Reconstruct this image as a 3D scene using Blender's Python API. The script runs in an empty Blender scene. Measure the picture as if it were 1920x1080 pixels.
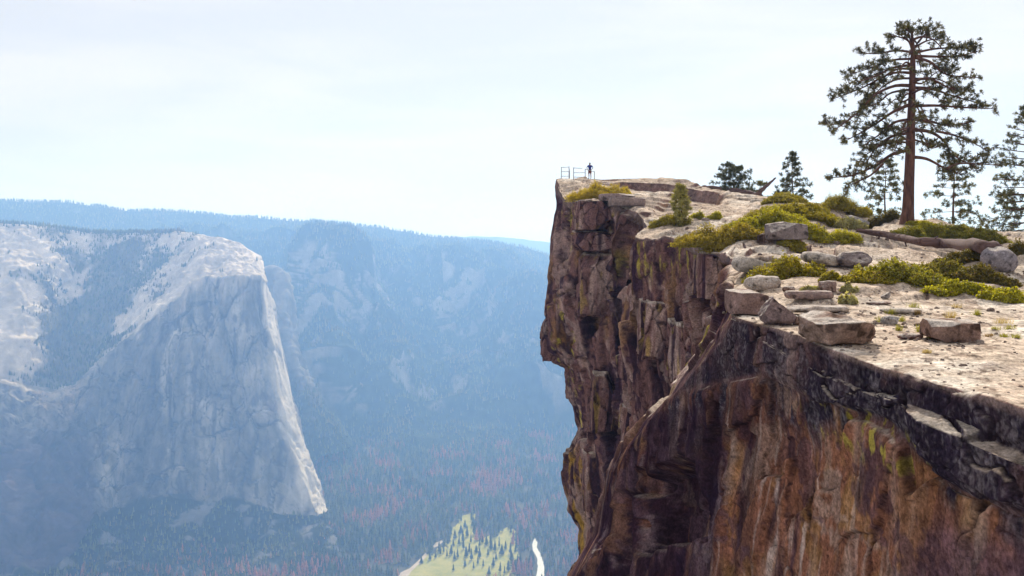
import bpy, math, random
import numpy as np
from mathutils import Vector, Matrix
from mathutils.bvhtree import BVHTree

rng = np.random.default_rng(7)
random.seed(7)
C = bpy.context.scene.collection
F = 35.0 / 36.0 * 1920.0      # focal length in photo pixels
HZ = 430.0                    # eye level line in the photo


def P3(px, py, Y):
    return np.array([(px - 960.0) / F * Y, Y, (HZ - py) / F * Y])


# ------------------------------------------------------------------ noise
def _hash(ix, iy, iz, seed):
    h = (ix.astype(np.uint32) * np.uint32(374761393) + iy.astype(np.uint32) * np.uint32(668265263)
         + iz.astype(np.uint32) * np.uint32(2147483647) + np.uint32((seed * 974711 + 12345) & 0xffffffff))
    h = (h ^ (h >> np.uint32(13))) * np.uint32(1274126177)
    h = (h ^ (h >> np.uint32(16))) * np.uint32(2246822519)
    return h ^ (h >> np.uint32(15))


def pn(p, seed=0):
    f0 = np.floor(p)
    i = f0.astype(np.int64).astype(np.int32)
    f = (p - f0).astype(np.float32)
    u = f * f * f * (f * (f * 6 - 15) + 10)
    out = np.zeros(len(p), np.float32)
    for dx in (0, 1):
        wx = u[:, 0] if dx else 1 - u[:, 0]
        for dy in (0, 1):
            wy = u[:, 1] if dy else 1 - u[:, 1]
            for dz in (0, 1):
                wz = u[:, 2] if dz else 1 - u[:, 2]
                h = _hash(i[:, 0] + dx, i[:, 1] + dy, i[:, 2] + dz, seed)
                gx = (h & np.uint32(1023)).astype(np.float32) / 511.5 - 1
                gy = ((h >> np.uint32(10)) & np.uint32(1023)).astype(np.float32) / 511.5 - 1
                gz = ((h >> np.uint32(20)) & np.uint32(1023)).astype(np.float32) / 511.5 - 1
                out += wx * wy * wz * (gx * (f[:, 0] - dx) + gy * (f[:, 1] - dy) + gz * (f[:, 2] - dz))
    return out * 1.35


def fbm(p, octv=4, seed=0, gain=0.5, lac=2.03):
    a, s, out = 1.0, 1.0, np.zeros(len(p), np.float32)
    for k in range(octv):
        out += a * pn(p * s + 17.3 * k, seed + k)
        a *= gain
        s *= lac
    return out


def ridged(p, octv=4, seed=0, gain=0.5):
    a, s, out = 1.0, 1.0, np.zeros(len(p), np.float32)
    for k in range(octv):
        out += a * (1 - 2.2 * np.abs(pn(p * s + 9.1 * k, seed + k)))
        a *= gain
        s *= 2.07
    return out


def worley(p, seed=0):
    """nearest and second distance and a random value of the nearest cell"""
    f0 = np.floor(p)
    i = f0.astype(np.int64).astype(np.int32)
    f = (p - f0).astype(np.float32)
    F1 = np.full(len(p), 9.0, np.float32)
    F2 = np.full(len(p), 9.0, np.float32)
    ID = np.zeros(len(p), np.float32)
    for dx in (-1, 0, 1):
        for dy in (-1, 0, 1):
            for dz in (-1, 0, 1):
                h = _hash(i[:, 0] + dx, i[:, 1] + dy, i[:, 2] + dz, seed)
                ox = (h & np.uint32(1023)).astype(np.float32) / 1023
                oy = ((h >> np.uint32(10)) & np.uint32(1023)).astype(np.float32) / 1023
                oz = ((h >> np.uint32(20)) & np.uint32(1023)).astype(np.float32) / 1023
                d = np.sqrt((dx + ox - f[:, 0]) ** 2 + (dy + oy - f[:, 1]) ** 2 + (dz + oz - f[:, 2]) ** 2)
                n = d < F1
                F2 = np.where(n, F1, np.minimum(F2, d))
                ID = np.where(n, ((h >> np.uint32(3)) & np.uint32(4095)).astype(np.float32) / 4095, ID)
                F1 = np.where(n, d, F1)
    return F1, F2, ID


def facets(p, seed=0):
    """planar broken facets: every cell gets its own offset and tilt; also returns the distance to the joints"""
    f0 = np.floor(p)
    i = f0.astype(np.int64).astype(np.int32)
    f = (p - f0).astype(np.float32)
    F1 = np.full(len(p), 9.0, np.float32); F2 = F1.copy()
    val = np.zeros(len(p), np.float32)
    for dx in (-1, 0, 1):
        for dy in (-1, 0, 1):
            for dz in (-1, 0, 1):
                h = _hash(i[:, 0] + dx, i[:, 1] + dy, i[:, 2] + dz, seed)
                h2 = _hash(i[:, 0] + dx, i[:, 1] + dy, i[:, 2] + dz, seed + 555)
                vx = dx + (h & np.uint32(1023)).astype(np.float32) / 1023 - f[:, 0]
                vy = dy + ((h >> np.uint32(10)) & np.uint32(1023)).astype(np.float32) / 1023 - f[:, 1]
                vz = dz + ((h >> np.uint32(20)) & np.uint32(1023)).astype(np.float32) / 1023 - f[:, 2]
                d = np.maximum(np.maximum(np.abs(vx + 0.25 * vz), np.abs(vy - 0.2 * vx)), np.abs(vz + 0.2 * vy)) + 0.25 * (np.abs(vx) + np.abs(vy) + np.abs(vz))
                n = d < F1
                F2 = np.where(n, F1, np.minimum(F2, d))
                g = lambda k: ((h2 >> np.uint32(k)) & np.uint32(255)).astype(np.float32) / 127.5 - 1
                val = np.where(n, 0.5 * g(0) + 0.55 * (g(8) * vx + g(16) * vy + g(24) * vz), val)
                F1 = np.where(n, d, F1)
    return val, F2 - F1


def sst(a, b, x):
    t = np.clip((x - a) / (b - a), 0, 1)
    return t * t * (3 - 2 * t)


def lerp(a, b, t):
    t = np.asarray(t)
    if t.ndim and (np.ndim(a) > t.ndim or np.ndim(b) > t.ndim or (np.ndim(a) == 1 and len(a) == 3)):
        t = t[..., None]
    return a + (b - a) * t


def col(*c):
    return np.array(c, np.float32)


# ------------------------------------------------------------------ mesh helpers
def raw_mesh(name, V, faces_flat, loop_start, loop_total, color=None, smooth=True):
    me = bpy.data.meshes.new(name)
    me.vertices.add(len(V))
    me.vertices.foreach_set('co', np.ascontiguousarray(V, np.float32).ravel())
    me.loops.add(len(faces_flat))
    me.loops.foreach_set('vertex_index', np.ascontiguousarray(faces_flat, np.int32))
    me.polygons.add(len(loop_start))
    me.polygons.foreach_set('loop_start', np.ascontiguousarray(loop_start, np.int32))
    if smooth:
        me.polygons.foreach_set('use_smooth', np.ones(len(loop_start), bool))
    me.update(calc_edges=True)
    me.validate()
    if color is not None:
        at = me.color_attributes.new('Col', 'FLOAT_COLOR', 'POINT')
        c4 = np.ones((len(V), 4), np.float32)
        c4[:, :3] = np.clip(color, 0.003, 1)
        at.data.foreach_set('color', c4.ravel())
    return me


def quads_mesh(name, V, Q, color=None, smooth=True):
    Q = np.asarray(Q, np.int32)
    k = Q.shape[1]
    n = len(Q)
    return raw_mesh(name, V, Q.ravel(), np.arange(n) * k, np.full(n, k), color, smooth)


def link(name, me, mat, parent=None):
    o = bpy.data.objects.new(name, me)
    if mat is not None:
        me.materials.append(mat)
    C.objects.link(o)
    if parent is not None:
        o.parent = parent
    return o


def tag(o, label=None, cat=None, group=None, kind=None):
    if label:
        o['label'] = label
    if cat:
        o['category'] = cat
    if group:
        o['group'] = group
    if kind:
        o['kind'] = kind
    return o


def thing(name, loc, label, cat, group=None, rz=0.0):
    o = bpy.data.objects.new(name, None)
    o.empty_display_size = 0.2
    C.objects.link(o)
    o.location = loc
    o.rotation_euler = (0, 0, rz)
    return tag(o, label, cat, group)


def grid_faces(nr, nc):
    a = np.arange(nr * nc, dtype=np.int32).reshape(nr, nc)
    return np.stack([a[:-1, :-1], a[1:, :-1], a[1:, 1:], a[:-1, 1:]], -1).reshape(-1, 4)


def smooth_grid(G, n, axis):
    for _ in range(n):
        g = np.moveaxis(G, axis, 0)
        h = g.copy()
        h[1:-1] = 0.25 * g[:-2] + 0.5 * g[1:-1] + 0.25 * g[2:]
        G = np.moveaxis(h, 0, axis)
    return G


def loft(cols, rows, us, smooth=(0, 0)):
    """cols: list of {row: (px, py, Y)}; rows / us: sample positions. Returns grid [row, col, 3]."""
    A = np.zeros((len(rows), len(cols), 3))
    for j, c in enumerate(cols):
        ks = sorted(c)
        pts = np.array([P3(*c[k]) for k in ks])
        for d in range(3):
            A[:, j, d] = np.interp(rows, ks, pts[:, d])
    G = np.zeros((len(rows), len(us), 3))
    i0 = np.clip(np.floor(us).astype(int), 0, len(cols) - 2)
    t = us - i0
    G = A[:, i0] * (1 - t)[None, :, None] + A[:, i0 + 1] * t[None, :, None]
    G = smooth_grid(G, smooth[0], 0)
    G = smooth_grid(G, smooth[1], 1)
    return G


def spaced(counts):
    """sample positions: counts[i] samples between i and i+1"""
    out = []
    for i, n in enumerate(counts):
        out.append(i + np.arange(n) / n)
    out.append(np.array([float(len(counts))]))
    return np.concatenate(out)


def grid_normals(G, sign=1.0):
    du = np.gradient(G, axis=1)
    dr = np.gradient(G, axis=0)
    n = np.cross(dr, du) * sign
    return n / np.maximum(np.linalg.norm(n, axis=-1, keepdims=True), 1e-9)


# ------------------------------------------------------------------ materials
def new_mat(name):
    m = bpy.data.materials.new(name)
    m.use_nodes = True
    nt = m.node_tree
    b = nt.nodes['Principled BSDF']
    return m, nt, b


def rock_material(name, fine=6.0, streak=0.0, bump=0.35, bdist=0.05, var=0.5, bscale=9.0, rough=0.92, zsq=0.15, grain=0.0, gscale=14.0):
    m, nt, b = new_mat(name)
    N, L = nt.nodes, nt.links
    at = N.new('ShaderNodeAttribute'); at.attribute_name = 'Col'
    tc = N.new('ShaderNodeTexCoord')
    n1 = N.new('ShaderNodeTexNoise'); n1.inputs['Scale'].default_value = fine
    n1.inputs['Detail'].default_value = 8; n1.inputs['Roughness'].default_value = 0.72
    L.new(tc.outputs['Object'], n1.inputs['Vector'])
    mr = N.new('ShaderNodeMapRange')
    mr.inputs[1].default_value = 0.3; mr.inputs[2].default_value = 0.7
    mr.inputs[3].default_value = 1 - var; mr.inputs[4].default_value = 1 + var * 0.8
    L.new(n1.outputs['Fac'], mr.inputs[0])
    mul = N.new('ShaderNodeMixRGB'); mul.blend_type = 'MULTIPLY'; mul.inputs['Fac'].default_value = 1
    L.new(at.outputs['Color'], mul.inputs['Color1'])
    L.new(mr.outputs[0], mul.inputs['Color2'])
    out = mul.outputs['Color']
    if streak > 0:
        mp = N.new('ShaderNodeMapping'); mp.inputs['Scale'].default_value = (1, 1, zsq)
        L.new(tc.outputs['Object'], mp.inputs['Vector'])
        n2 = N.new('ShaderNodeTexNoise'); n2.inputs['Scale'].default_value = fine * 0.6
        n2.inputs['Detail'].default_value = 6; n2.inputs['Roughness'].default_value = 0.65
        L.new(mp.outputs['Vector'], n2.inputs['Vector'])
        mr2 = N.new('ShaderNodeMapRange')
        mr2.inputs[1].default_value = 0.32; mr2.inputs[2].default_value = 0.68
        mr2.inputs[3].default_value = 1 - streak; mr2.inputs[4].default_value = 1 + streak
        L.new(n2.outputs['Fac'], mr2.inputs[0])
        m2 = N.new('ShaderNodeMixRGB'); m2.blend_type = 'MULTIPLY'; m2.inputs['Fac'].default_value = 1
        L.new(out, m2.inputs['Color1']); L.new(mr2.outputs[0], m2.inputs['Color2'])
        out = m2.outputs['Color']
    if grain > 0:
        n4 = N.new('ShaderNodeTexNoise'); n4.inputs['Scale'].default_value = gscale
        n4.inputs['Detail'].default_value = 5; n4.inputs['Roughness'].default_value = 0.8
        L.new(tc.outputs['Object'], n4.inputs['Vector'])
        mr4 = N.new('ShaderNodeMapRange')
        mr4.inputs[1].default_value = 0.36; mr4.inputs[2].default_value = 0.64
        mr4.inputs[3].default_value = 1 - grain; mr4.inputs[4].default_value = 1 + grain
        L.new(n4.outputs['Fac'], mr4.inputs[0])
        m4 = N.new('ShaderNodeMixRGB'); m4.blend_type = 'MULTIPLY'; m4.inputs['Fac'].default_value = 1
        L.new(out, m4.inputs['Color1']); L.new(mr4.outputs[0], m4.inputs['Color2'])
        out = m4.outputs['Color']
    L.new(out, b.inputs['Base Color'])
    b.inputs['Roughness'].default_value = rough
    b.inputs['Specular IOR Level'].default_value = 0.0
    n3 = N.new('ShaderNodeTexNoise'); n3.inputs['Scale'].default_value = bscale
    n3.inputs['Detail'].default_value = 9; n3.inputs['Roughness'].default_value = 0.7
    L.new(tc.outputs['Object'], n3.inputs['Vector'])
    bp = N.new('ShaderNodeBump'); bp.inputs['Strength'].default_value = bump; bp.inputs['Distance'].default_value = bdist
    L.new(n3.outputs['Fac'], bp.inputs['Height']); L.new(bp.outputs['Normal'], b.inputs['Normal'])
    return m


def vcol_material(name, rough=0.8, trans=0.0, spec=0.2, trans_tint=(1, 1, 1)):
    """colour from the mesh; trans > 0 mixes in a translucent lobe (thin leaves)"""
    m, nt, b = new_mat(name)
    N, L = nt.nodes, nt.links
    at = N.new('ShaderNodeAttribute'); at.attribute_name = 'Col'
    L.new(at.outputs['Color'], b.inputs['Base Color'])
    b.inputs['Roughness'].default_value = rough
    b.inputs['Specular IOR Level'].default_value = spec
    if trans > 0:
        t = N.new('ShaderNodeBsdfTranslucent')
        mx = N.new('ShaderNodeMixRGB'); mx.blend_type = 'MULTIPLY'; mx.inputs['Fac'].default_value = 1
        mx.inputs['Color2'].default_value = (*trans_tint, 1)
        L.new(at.outputs['Color'], mx.inputs['Color1'])
        L.new(mx.outputs['Color'], t.inputs['Color'])
        ms = N.new('ShaderNodeMixShader'); ms.inputs['Fac'].default_value = trans
        L.new(b.outputs['BSDF'], ms.inputs[1]); L.new(t.outputs['BSDF'], ms.inputs[2])
        L.new(ms.outputs['Shader'], nt.nodes['Material Output'].inputs['Surface'])
    return m


def noise_material(name, c1, c2, scale=4.0, rough=0.8, bump=0.2, stretch=(1, 1, 1), bdist=0.02):
    m, nt, b = new_mat(name)
    N, L = nt.nodes, nt.links
    tc = N.new('ShaderNodeTexCoord')
    mp = N.new('ShaderNodeMapping'); mp.inputs['Scale'].default_value = stretch
    L.new(tc.outputs['Object'], mp.inputs['Vector'])
    n1 = N.new('ShaderNodeTexNoise'); n1.inputs['Scale'].default_value = scale
    n1.inputs['Detail'].default_value = 7; n1.inputs['Roughness'].default_value = 0.65
    L.new(mp.outputs['Vector'], n1.inputs['Vector'])
    cr = N.new('ShaderNodeValToRGB')
    cr.color_ramp.elements[0].position = 0.34; cr.color_ramp.elements[0].color = (*c1, 1)
    cr.color_ramp.elements[1].position = 0.66; cr.color_ramp.elements[1].color = (*c2, 1)
    L.new(n1.outputs['Fac'], cr.inputs['Fac'])
    L.new(cr.outputs['Color'], b.inputs['Base Color'])
    b.inputs['Roughness'].default_value = rough
    b.inputs['Specular IOR Level'].default_value = 0.2
    bp = N.new('ShaderNodeBump'); bp.inputs['Strength'].default_value = bump; bp.inputs['Distance'].default_value = bdist
    L.new(n1.outputs['Fac'], bp.inputs['Height']); L.new(bp.outputs['Normal'], b.inputs['Normal'])
    return m
# ------------------------------------------------------------------ sun, sky, camera, render
SUN_AZ = math.radians(10.0)     # to the right of straight ahead (+Y)
SUN_EL = math.radians(38.0)
sc = bpy.context.scene
cam = bpy.data.cameras.new('camera'); cam.lens = 35; cam.sensor_width = 36
cam.shift_y = -(540.0 - HZ) / 1920.0
cam.clip_start = 0.5; cam.clip_end = 60000
co = bpy.data.objects.new('camera', cam); C.objects.link(co)
co.rotation_euler = (math.pi / 2, 0, 0)
sc.camera = co

sl = bpy.data.lights.new('sun', 'SUN'); sl.energy = 3.2; sl.angle = math.radians(0.5); sl.color = (1.0, 0.94, 0.85)
so = bpy.data.objects.new('sun', sl); C.objects.link(so)
sd = Vector((math.sin(SUN_AZ) * math.cos(SUN_EL), math.cos(SUN_AZ) * math.cos(SUN_EL), math.sin(SUN_EL)))
so.rotation_euler = sd.to_track_quat('Z', 'Y').to_euler()
so.location = (0, 0, 60)

w = bpy.data.worlds.new('World'); sc.world = w; w.use_nodes = True
N, L = w.node_tree.nodes, w.node_tree.links
bg = N['Background']; bg.inputs['Strength'].default_value = 0.1
sky = N.new('ShaderNodeTexSky'); sky.sky_type = 'NISHITA'; sky.sun_disc = False
sky.sun_elevation = SUN_EL; sky.sun_rotation = SUN_AZ
sky.altitude = 2200; sky.air_density = 1.0; sky.dust_density = 3.0; sky.ozone_density = 1.0
tc = N.new('ShaderNodeTexCoord')
mp = N.new('ShaderNodeMapping'); mp.inputs['Scale'].default_value = (1.0, 1.0, 7.0)
L.new(tc.outputs['Generated'], mp.inputs['Vector'])
nz = N.new('ShaderNodeTexNoise'); nz.inputs['Scale'].default_value = 2.6; nz.inputs['Detail'].default_value = 7
nz.inputs['Roughness'].default_value = 0.55; nz.inputs['Distortion'].default_value = 0.35
L.new(mp.outputs['Vector'], nz.inputs['Vector'])
cr = N.new('ShaderNodeMapRange')
cr.inputs[1].default_value = 0.40; cr.inputs[2].default_value = 0.60
cr.inputs[3].default_value = 0.0; cr.inputs[4].default_value = 1.0
L.new(nz.outputs['Fac'], cr.inputs[0])
cl = N.new('ShaderNodeMixRGB')                       # thin high cloud, paler and greyer streaks
cl.inputs['Color1'].default_value = (4.55, 4.53, 4.6, 1); cl.inputs['Color2'].default_value = (5.25, 5.05, 4.95, 1)
L.new(cr.outputs[0], cl.inputs['Fac'])
mx = N.new('ShaderNodeMixRGB'); mx.inputs['Fac'].default_value = 0.92
L.new(sky.outputs['Color'], mx.inputs['Color1'])
L.new(cl.outputs['Color'], mx.inputs['Color2'])
L.new(mx.outputs['Color'], bg.inputs['Color'])

sc.view_settings.view_transform = 'Standard'
sc.view_settings.look = 'None'
sc.view_settings.exposure = 0.8
sc.view_settings.gamma = 1.0
cy = sc.cycles
cy.use_denoising = True
cy.max_bounces = 6; cy.diffuse_bounces = 3; cy.glossy_bounces = 2; cy.transmission_bounces = 3
cy.volume_bounces = 2; cy.transparent_max_bounces = 8
cy.caustics_reflective = False; cy.caustics_refractive = False
cy.use_adaptive_sampling = True; cy.adaptive_threshold = 0.015

# ------------------------------------------------------------------ air between here and the far walls
HAZE_DENSITY = 1.5e-4
hv = np.array([(x, y, z) for x in (-9500, 9500) for y in (-300, 16500) for z in (-1075, 420)], float)
hq = [(0, 1, 3, 2), (4, 6, 7, 5), (0, 4, 5, 1), (2, 3, 7, 6), (0, 2, 6, 4), (1, 5, 7, 3)]
hm = bpy.data.materials.new('haze'); hm.use_nodes = True
hn = hm.node_tree; hn.nodes.remove(hn.nodes['Principled BSDF'])
pv = hn.nodes.new('ShaderNodeVolumePrincipled')
pv.inputs['Color'].default_value = (0.27, 0.51, 1.0, 1)
pv.inputs['Density'].default_value = HAZE_DENSITY
pv.inputs['Absorption Color'].default_value = (0.68, 0.76, 1, 1)
pv.inputs['Anisotropy'].default_value = 0.38
hn.links.new(pv.outputs['Volume'], hn.nodes['Material Output'].inputs['Volume'])
tag(link('haze', quads_mesh('haze', hv, hq, smooth=False), hm), kind='stuff')

# ------------------------------------------------------------------ valley floor
FZ = -1050.0
gv = np.array([(-9000, -200, FZ - 10), (9000, -200, FZ - 10), (9000, 16000, FZ - 10), (-9000, 16000, FZ - 10)], float)
m_floor = noise_material('forest_floor', (0.035, 0.04, 0.02), (0.09, 0.08, 0.045), scale=0.01, rough=0.95, bump=0.0)
gx = np.linspace(-9000, 9000, 181); gy = np.linspace(-200, 16000, 163)
GX, GY = np.meshgrid(gx, gy)
gp = np.stack([GX, GY, np.zeros_like(GX)], -1).reshape(-1, 3)
gz = FZ + 6 * fbm(gp * 0.002, 3, 3) * sst(4200, 5200, gp[:, 1])
gp[:, 2] = gz
tag(link('ground', quads_mesh('ground', gp, grid_faces(163, 181)[:, ::-1]), m_floor), kind='structure')


def floor_pt(px, py, z=FZ):
    Y = -z * F / (py - HZ)
    return np.array([(px - 960) / F * Y, Y, z])


def flat_patch(name, poly, lift, mat, wob=6.0, seed=1):
    """polygon on the valley floor with a wobbly outline"""
    pts = np.array([floor_pt(*p) for p in poly])
    out = []
    for i in range(len(pts)):
        a, b = pts[i], pts[(i + 1) % len(pts)]
        n = max(2, int(np.linalg.norm(b - a) / 6))
        for k in range(n):
            out.append(a + (b - a) * k / n)
    out = np.array(out)
    out[:, 0] += wob * fbm(out * 0.03, 3, seed); out[:, 1] += 2 * wob * fbm(out * 0.03 + 50, 3, seed + 3)
    out[:, 2] = FZ + lift
    me = bpy.data.meshes.new(name)
    me.from_pydata([tuple(v) for v in out], [], [list(range(len(out)))])
    return link(name, me, mat)


MEADOW = [(752, 1100), (770, 1070), (788, 1050), (803, 1040), (822, 1034), (826, 1026), (838, 1030), (845, 1000), (848, 990),
          (858, 985), (864, 970), (866, 965), (880, 962), (893, 966), (888, 985), (898, 1014), (918, 1004), (925, 1012), (932, 1004), (941, 992), (956, 988), (966, 1000),
          (966, 1018), (974, 1036), (964, 1050), (962, 1100)]
m_meadow = noise_material('meadow_grass', (0.21, 0.23, 0.042), (0.37, 0.34, 0.085), scale=0.02, rough=0.95, bump=0.0)
tag(flat_patch('meadow', MEADOW, 0.3, m_meadow, 14.0), kind='structure')
m_water, nt_, b_ = new_mat('river_water')
b_.inputs['Base Color'].default_value = (0.36, 0.4, 0.42, 1); b_.inputs['Roughness'].default_value = 0.35
RIVER = [(1000, 1100), (1006, 1076), (1009, 1062), (1007, 1046), (1000, 1034), (998, 1022), (1003, 1008), (1008, 1018), (1007, 1027),
         (1013, 1038), (1017, 1050), (1021, 1064), (1020, 1080), (1018, 1100)]
tag(flat_patch('river', RIVER, 0.5, m_water, 2.0), kind='structure')
m_track = noise_material('pale_gravel', (0.36, 0.31, 0.25), (0.5, 0.44, 0.36), scale=0.02, rough=0.95, bump=0.0)
tag(flat_patch('path', [(742, 1090), (752, 1073), (768, 1066), (786, 1050), (798, 1037), (803, 1041), (788, 1056), (772, 1071), (762, 1085), (760, 1092)],
               0.7, m_track, 2.0), kind='structure')
tag(flat_patch('clearing', [(811, 1024), (817, 1018), (828, 1013), (831, 1017), (821, 1024), (813, 1027)], 0.6, m_track, 2.0), kind='structure')


# ------------------------------------------------------------------ far mountains
def terrain(name, cols, rcounts, ucounts, disp, colour, mat, sm=(3, 3), sign=1.0):
    rows, us = spaced(rcounts), spaced(ucounts)
    G = loft(cols, rows, us, sm)
    nr, nc = G.shape[:2]
    Nn = grid_normals(G, sign)
    R = np.repeat(rows[:, None], nc, 1).ravel()
    U = np.repeat(us[None, :], nr, 0).ravel()
    p = G.reshape(-1, 3)
    d = disp(p, R, U)
    p = p + Nn.reshape(-1, 3) * d[:, None]
    N2 = grid_normals(p.reshape(nr, nc, 3), sign).reshape(-1, 3)
    c = colour(p, N2, R, U)
    Q = grid_faces(nr, nc)
    if sign < 0:
        Q = Q[:, ::-1]
    me = quads_mesh(name, p, Q, c)
    o = tag(link(name, me, mat), kind='structure')
    return o, p.reshape(nr, nc, 3), N2.reshape(nr, nc, 3), R.reshape(nr, nc), U.reshape(nr, nc)


m_far = rock_material('far_rock', fine=0.02, streak=0.35, bump=0.5, bdist=6.0, var=0.35, bscale=0.02, zsq=0.12)
WOOD = col(0.045, 0.055, 0.03)
GRAN = col(0.46, 0.42, 0.37)

# the long forested wall across the valley
WALL = []
for px, sky_py, sh_py, shY, ft_py, ftY in [
        (-500, 372, 520, 6300, 800, 5300), (0, 376, 520, 6300, 800, 5300), (60, 377, 520, 6300, 800, 5300), (130, 378, 520, 6300, 800, 5300), (200, 386, 520, 6300, 800, 5300), (250, 395, 510, 6300, 800, 5300),
        (300, 392, 510, 6300, 800, 5300), (350, 395, 500, 6300, 800, 5300), (440, 406, 500, 6300, 800, 5250),
        (520, 410, 490, 6200, 812, 5120), (570, 413, 490, 6200, 818, 5050), (600, 415, 474, 5750, 822, 5010), (630, 417, 480, 5700, 828, 4950), (665, 421, 520, 6000, 835, 4880), (740, 430, 520, 6350, 850, 4720),
        (830, 445, 500, 6700, 853, 4690), (920, 453, 520, 6500, 845, 4760), (975, 460, 550, 6150, 822, 5010), (1010, 470, 570, 6000, 812, 5140),
        (1045, 484, 585, 5900, 808, 5190), (1100, 492, 600, 5900, 805, 5220), (1300, 540, 640, 5900, 800, 5300), (1800, 500, 640, 5900, 800, 5300), (2500, 480, 640, 5900, 800, 5300)]:
    pf = -(FZ - 12) * F / (ft_py - HZ)
    WALL.append({0: (px, sky_py + 45, 8600), 1: (px, sky_py, 7700), 2: (px, sky_py * 0.5 + sh_py * 0.5, shY * 0.45 + 7700 * 0.55), 3: (px, sh_py, shY),
                 4: (px, (sh_py * 0.5 + ft_py * 0.5), shY * 0.72 + pf * 0.28 - 250), 5: (px, ft_py, pf)})


def wall_disp(p, R, U):
    q = p * np.array([1, 1, 0.45])
    g = 150 * (ridged(q * 0.0012, 4, 21) - 0.4) + 35 * fbm(q * 0.006, 4, 31)
    return g * sst(1.5, 2.7, R) * (1 - 0.85 * sst(4.4, 5, R)) + 10 * fbm(p * 0.004, 3, 5)


def wall_col(p, n, R, U):
    k = fbm(p * np.array([.004, .004, .0015]), 4, 41) + 0.9 * (0.55 - n[:, 2])
    rock = sst(0.25, 0.55, k) * sst(2.4, 3.0, R) * (1 - sst(4.5, 4.9, R))
    light = sst(0.45, 0.6, fbm(p * 0.008, 4, 47)) * sst(1.0, 1.3, R) * (1 - sst(2.2, 3, R))
    c = lerp(WOOD * (1 + 0.4 * fbm(p * 0.02, 3, 9))[:, None], GRAN * 0.75, np.clip(rock * 0.75 + light * 0.5, 0, 1))
    return c


wall_o, wallP, wallN, wallR, wallU = terrain('hills', WALL, [10, 40, 50, 110, 110], [10, 12, 14, 14, 10, 10, 10, 18, 18, 16, 12, 14, 18, 30, 36, 36, 24, 18, 18, 16, 20, 24, 24],
                                              wall_disp, wall_col, m_far)

# palest ridge, farthest off
RID = []
for px, py in [(700, 470), (780, 456), (840, 443), (880, 440), (920, 441), (960, 444), (1000, 449), (1040, 452), (1100, 458), (1300, 470)]:
    RID.append({0: (px, py + 20, 15500), 1: (px, py, 14200), 2: (px, py + 40, 13000), 3: (px, 560, 11500)})
ridge_o, ridgeP, ridgeN, ridgeR, ridgeU = terrain('distant_hills', RID, [4, 12, 12], [8, 10, 10, 10, 10, 10, 10, 10, 10],
                                                  lambda p, R, U: 25 * fbm(p * 0.0015, 4, 61),
                                                  lambda p, n, R, U: np.repeat(WOOD[None], len(p), 0), m_far)

# the great granite mountain on the left
def gf(px, py):                     # floor distance of a pixel below the base line
    return -(FZ - 8) * F / (py - HZ)


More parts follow.
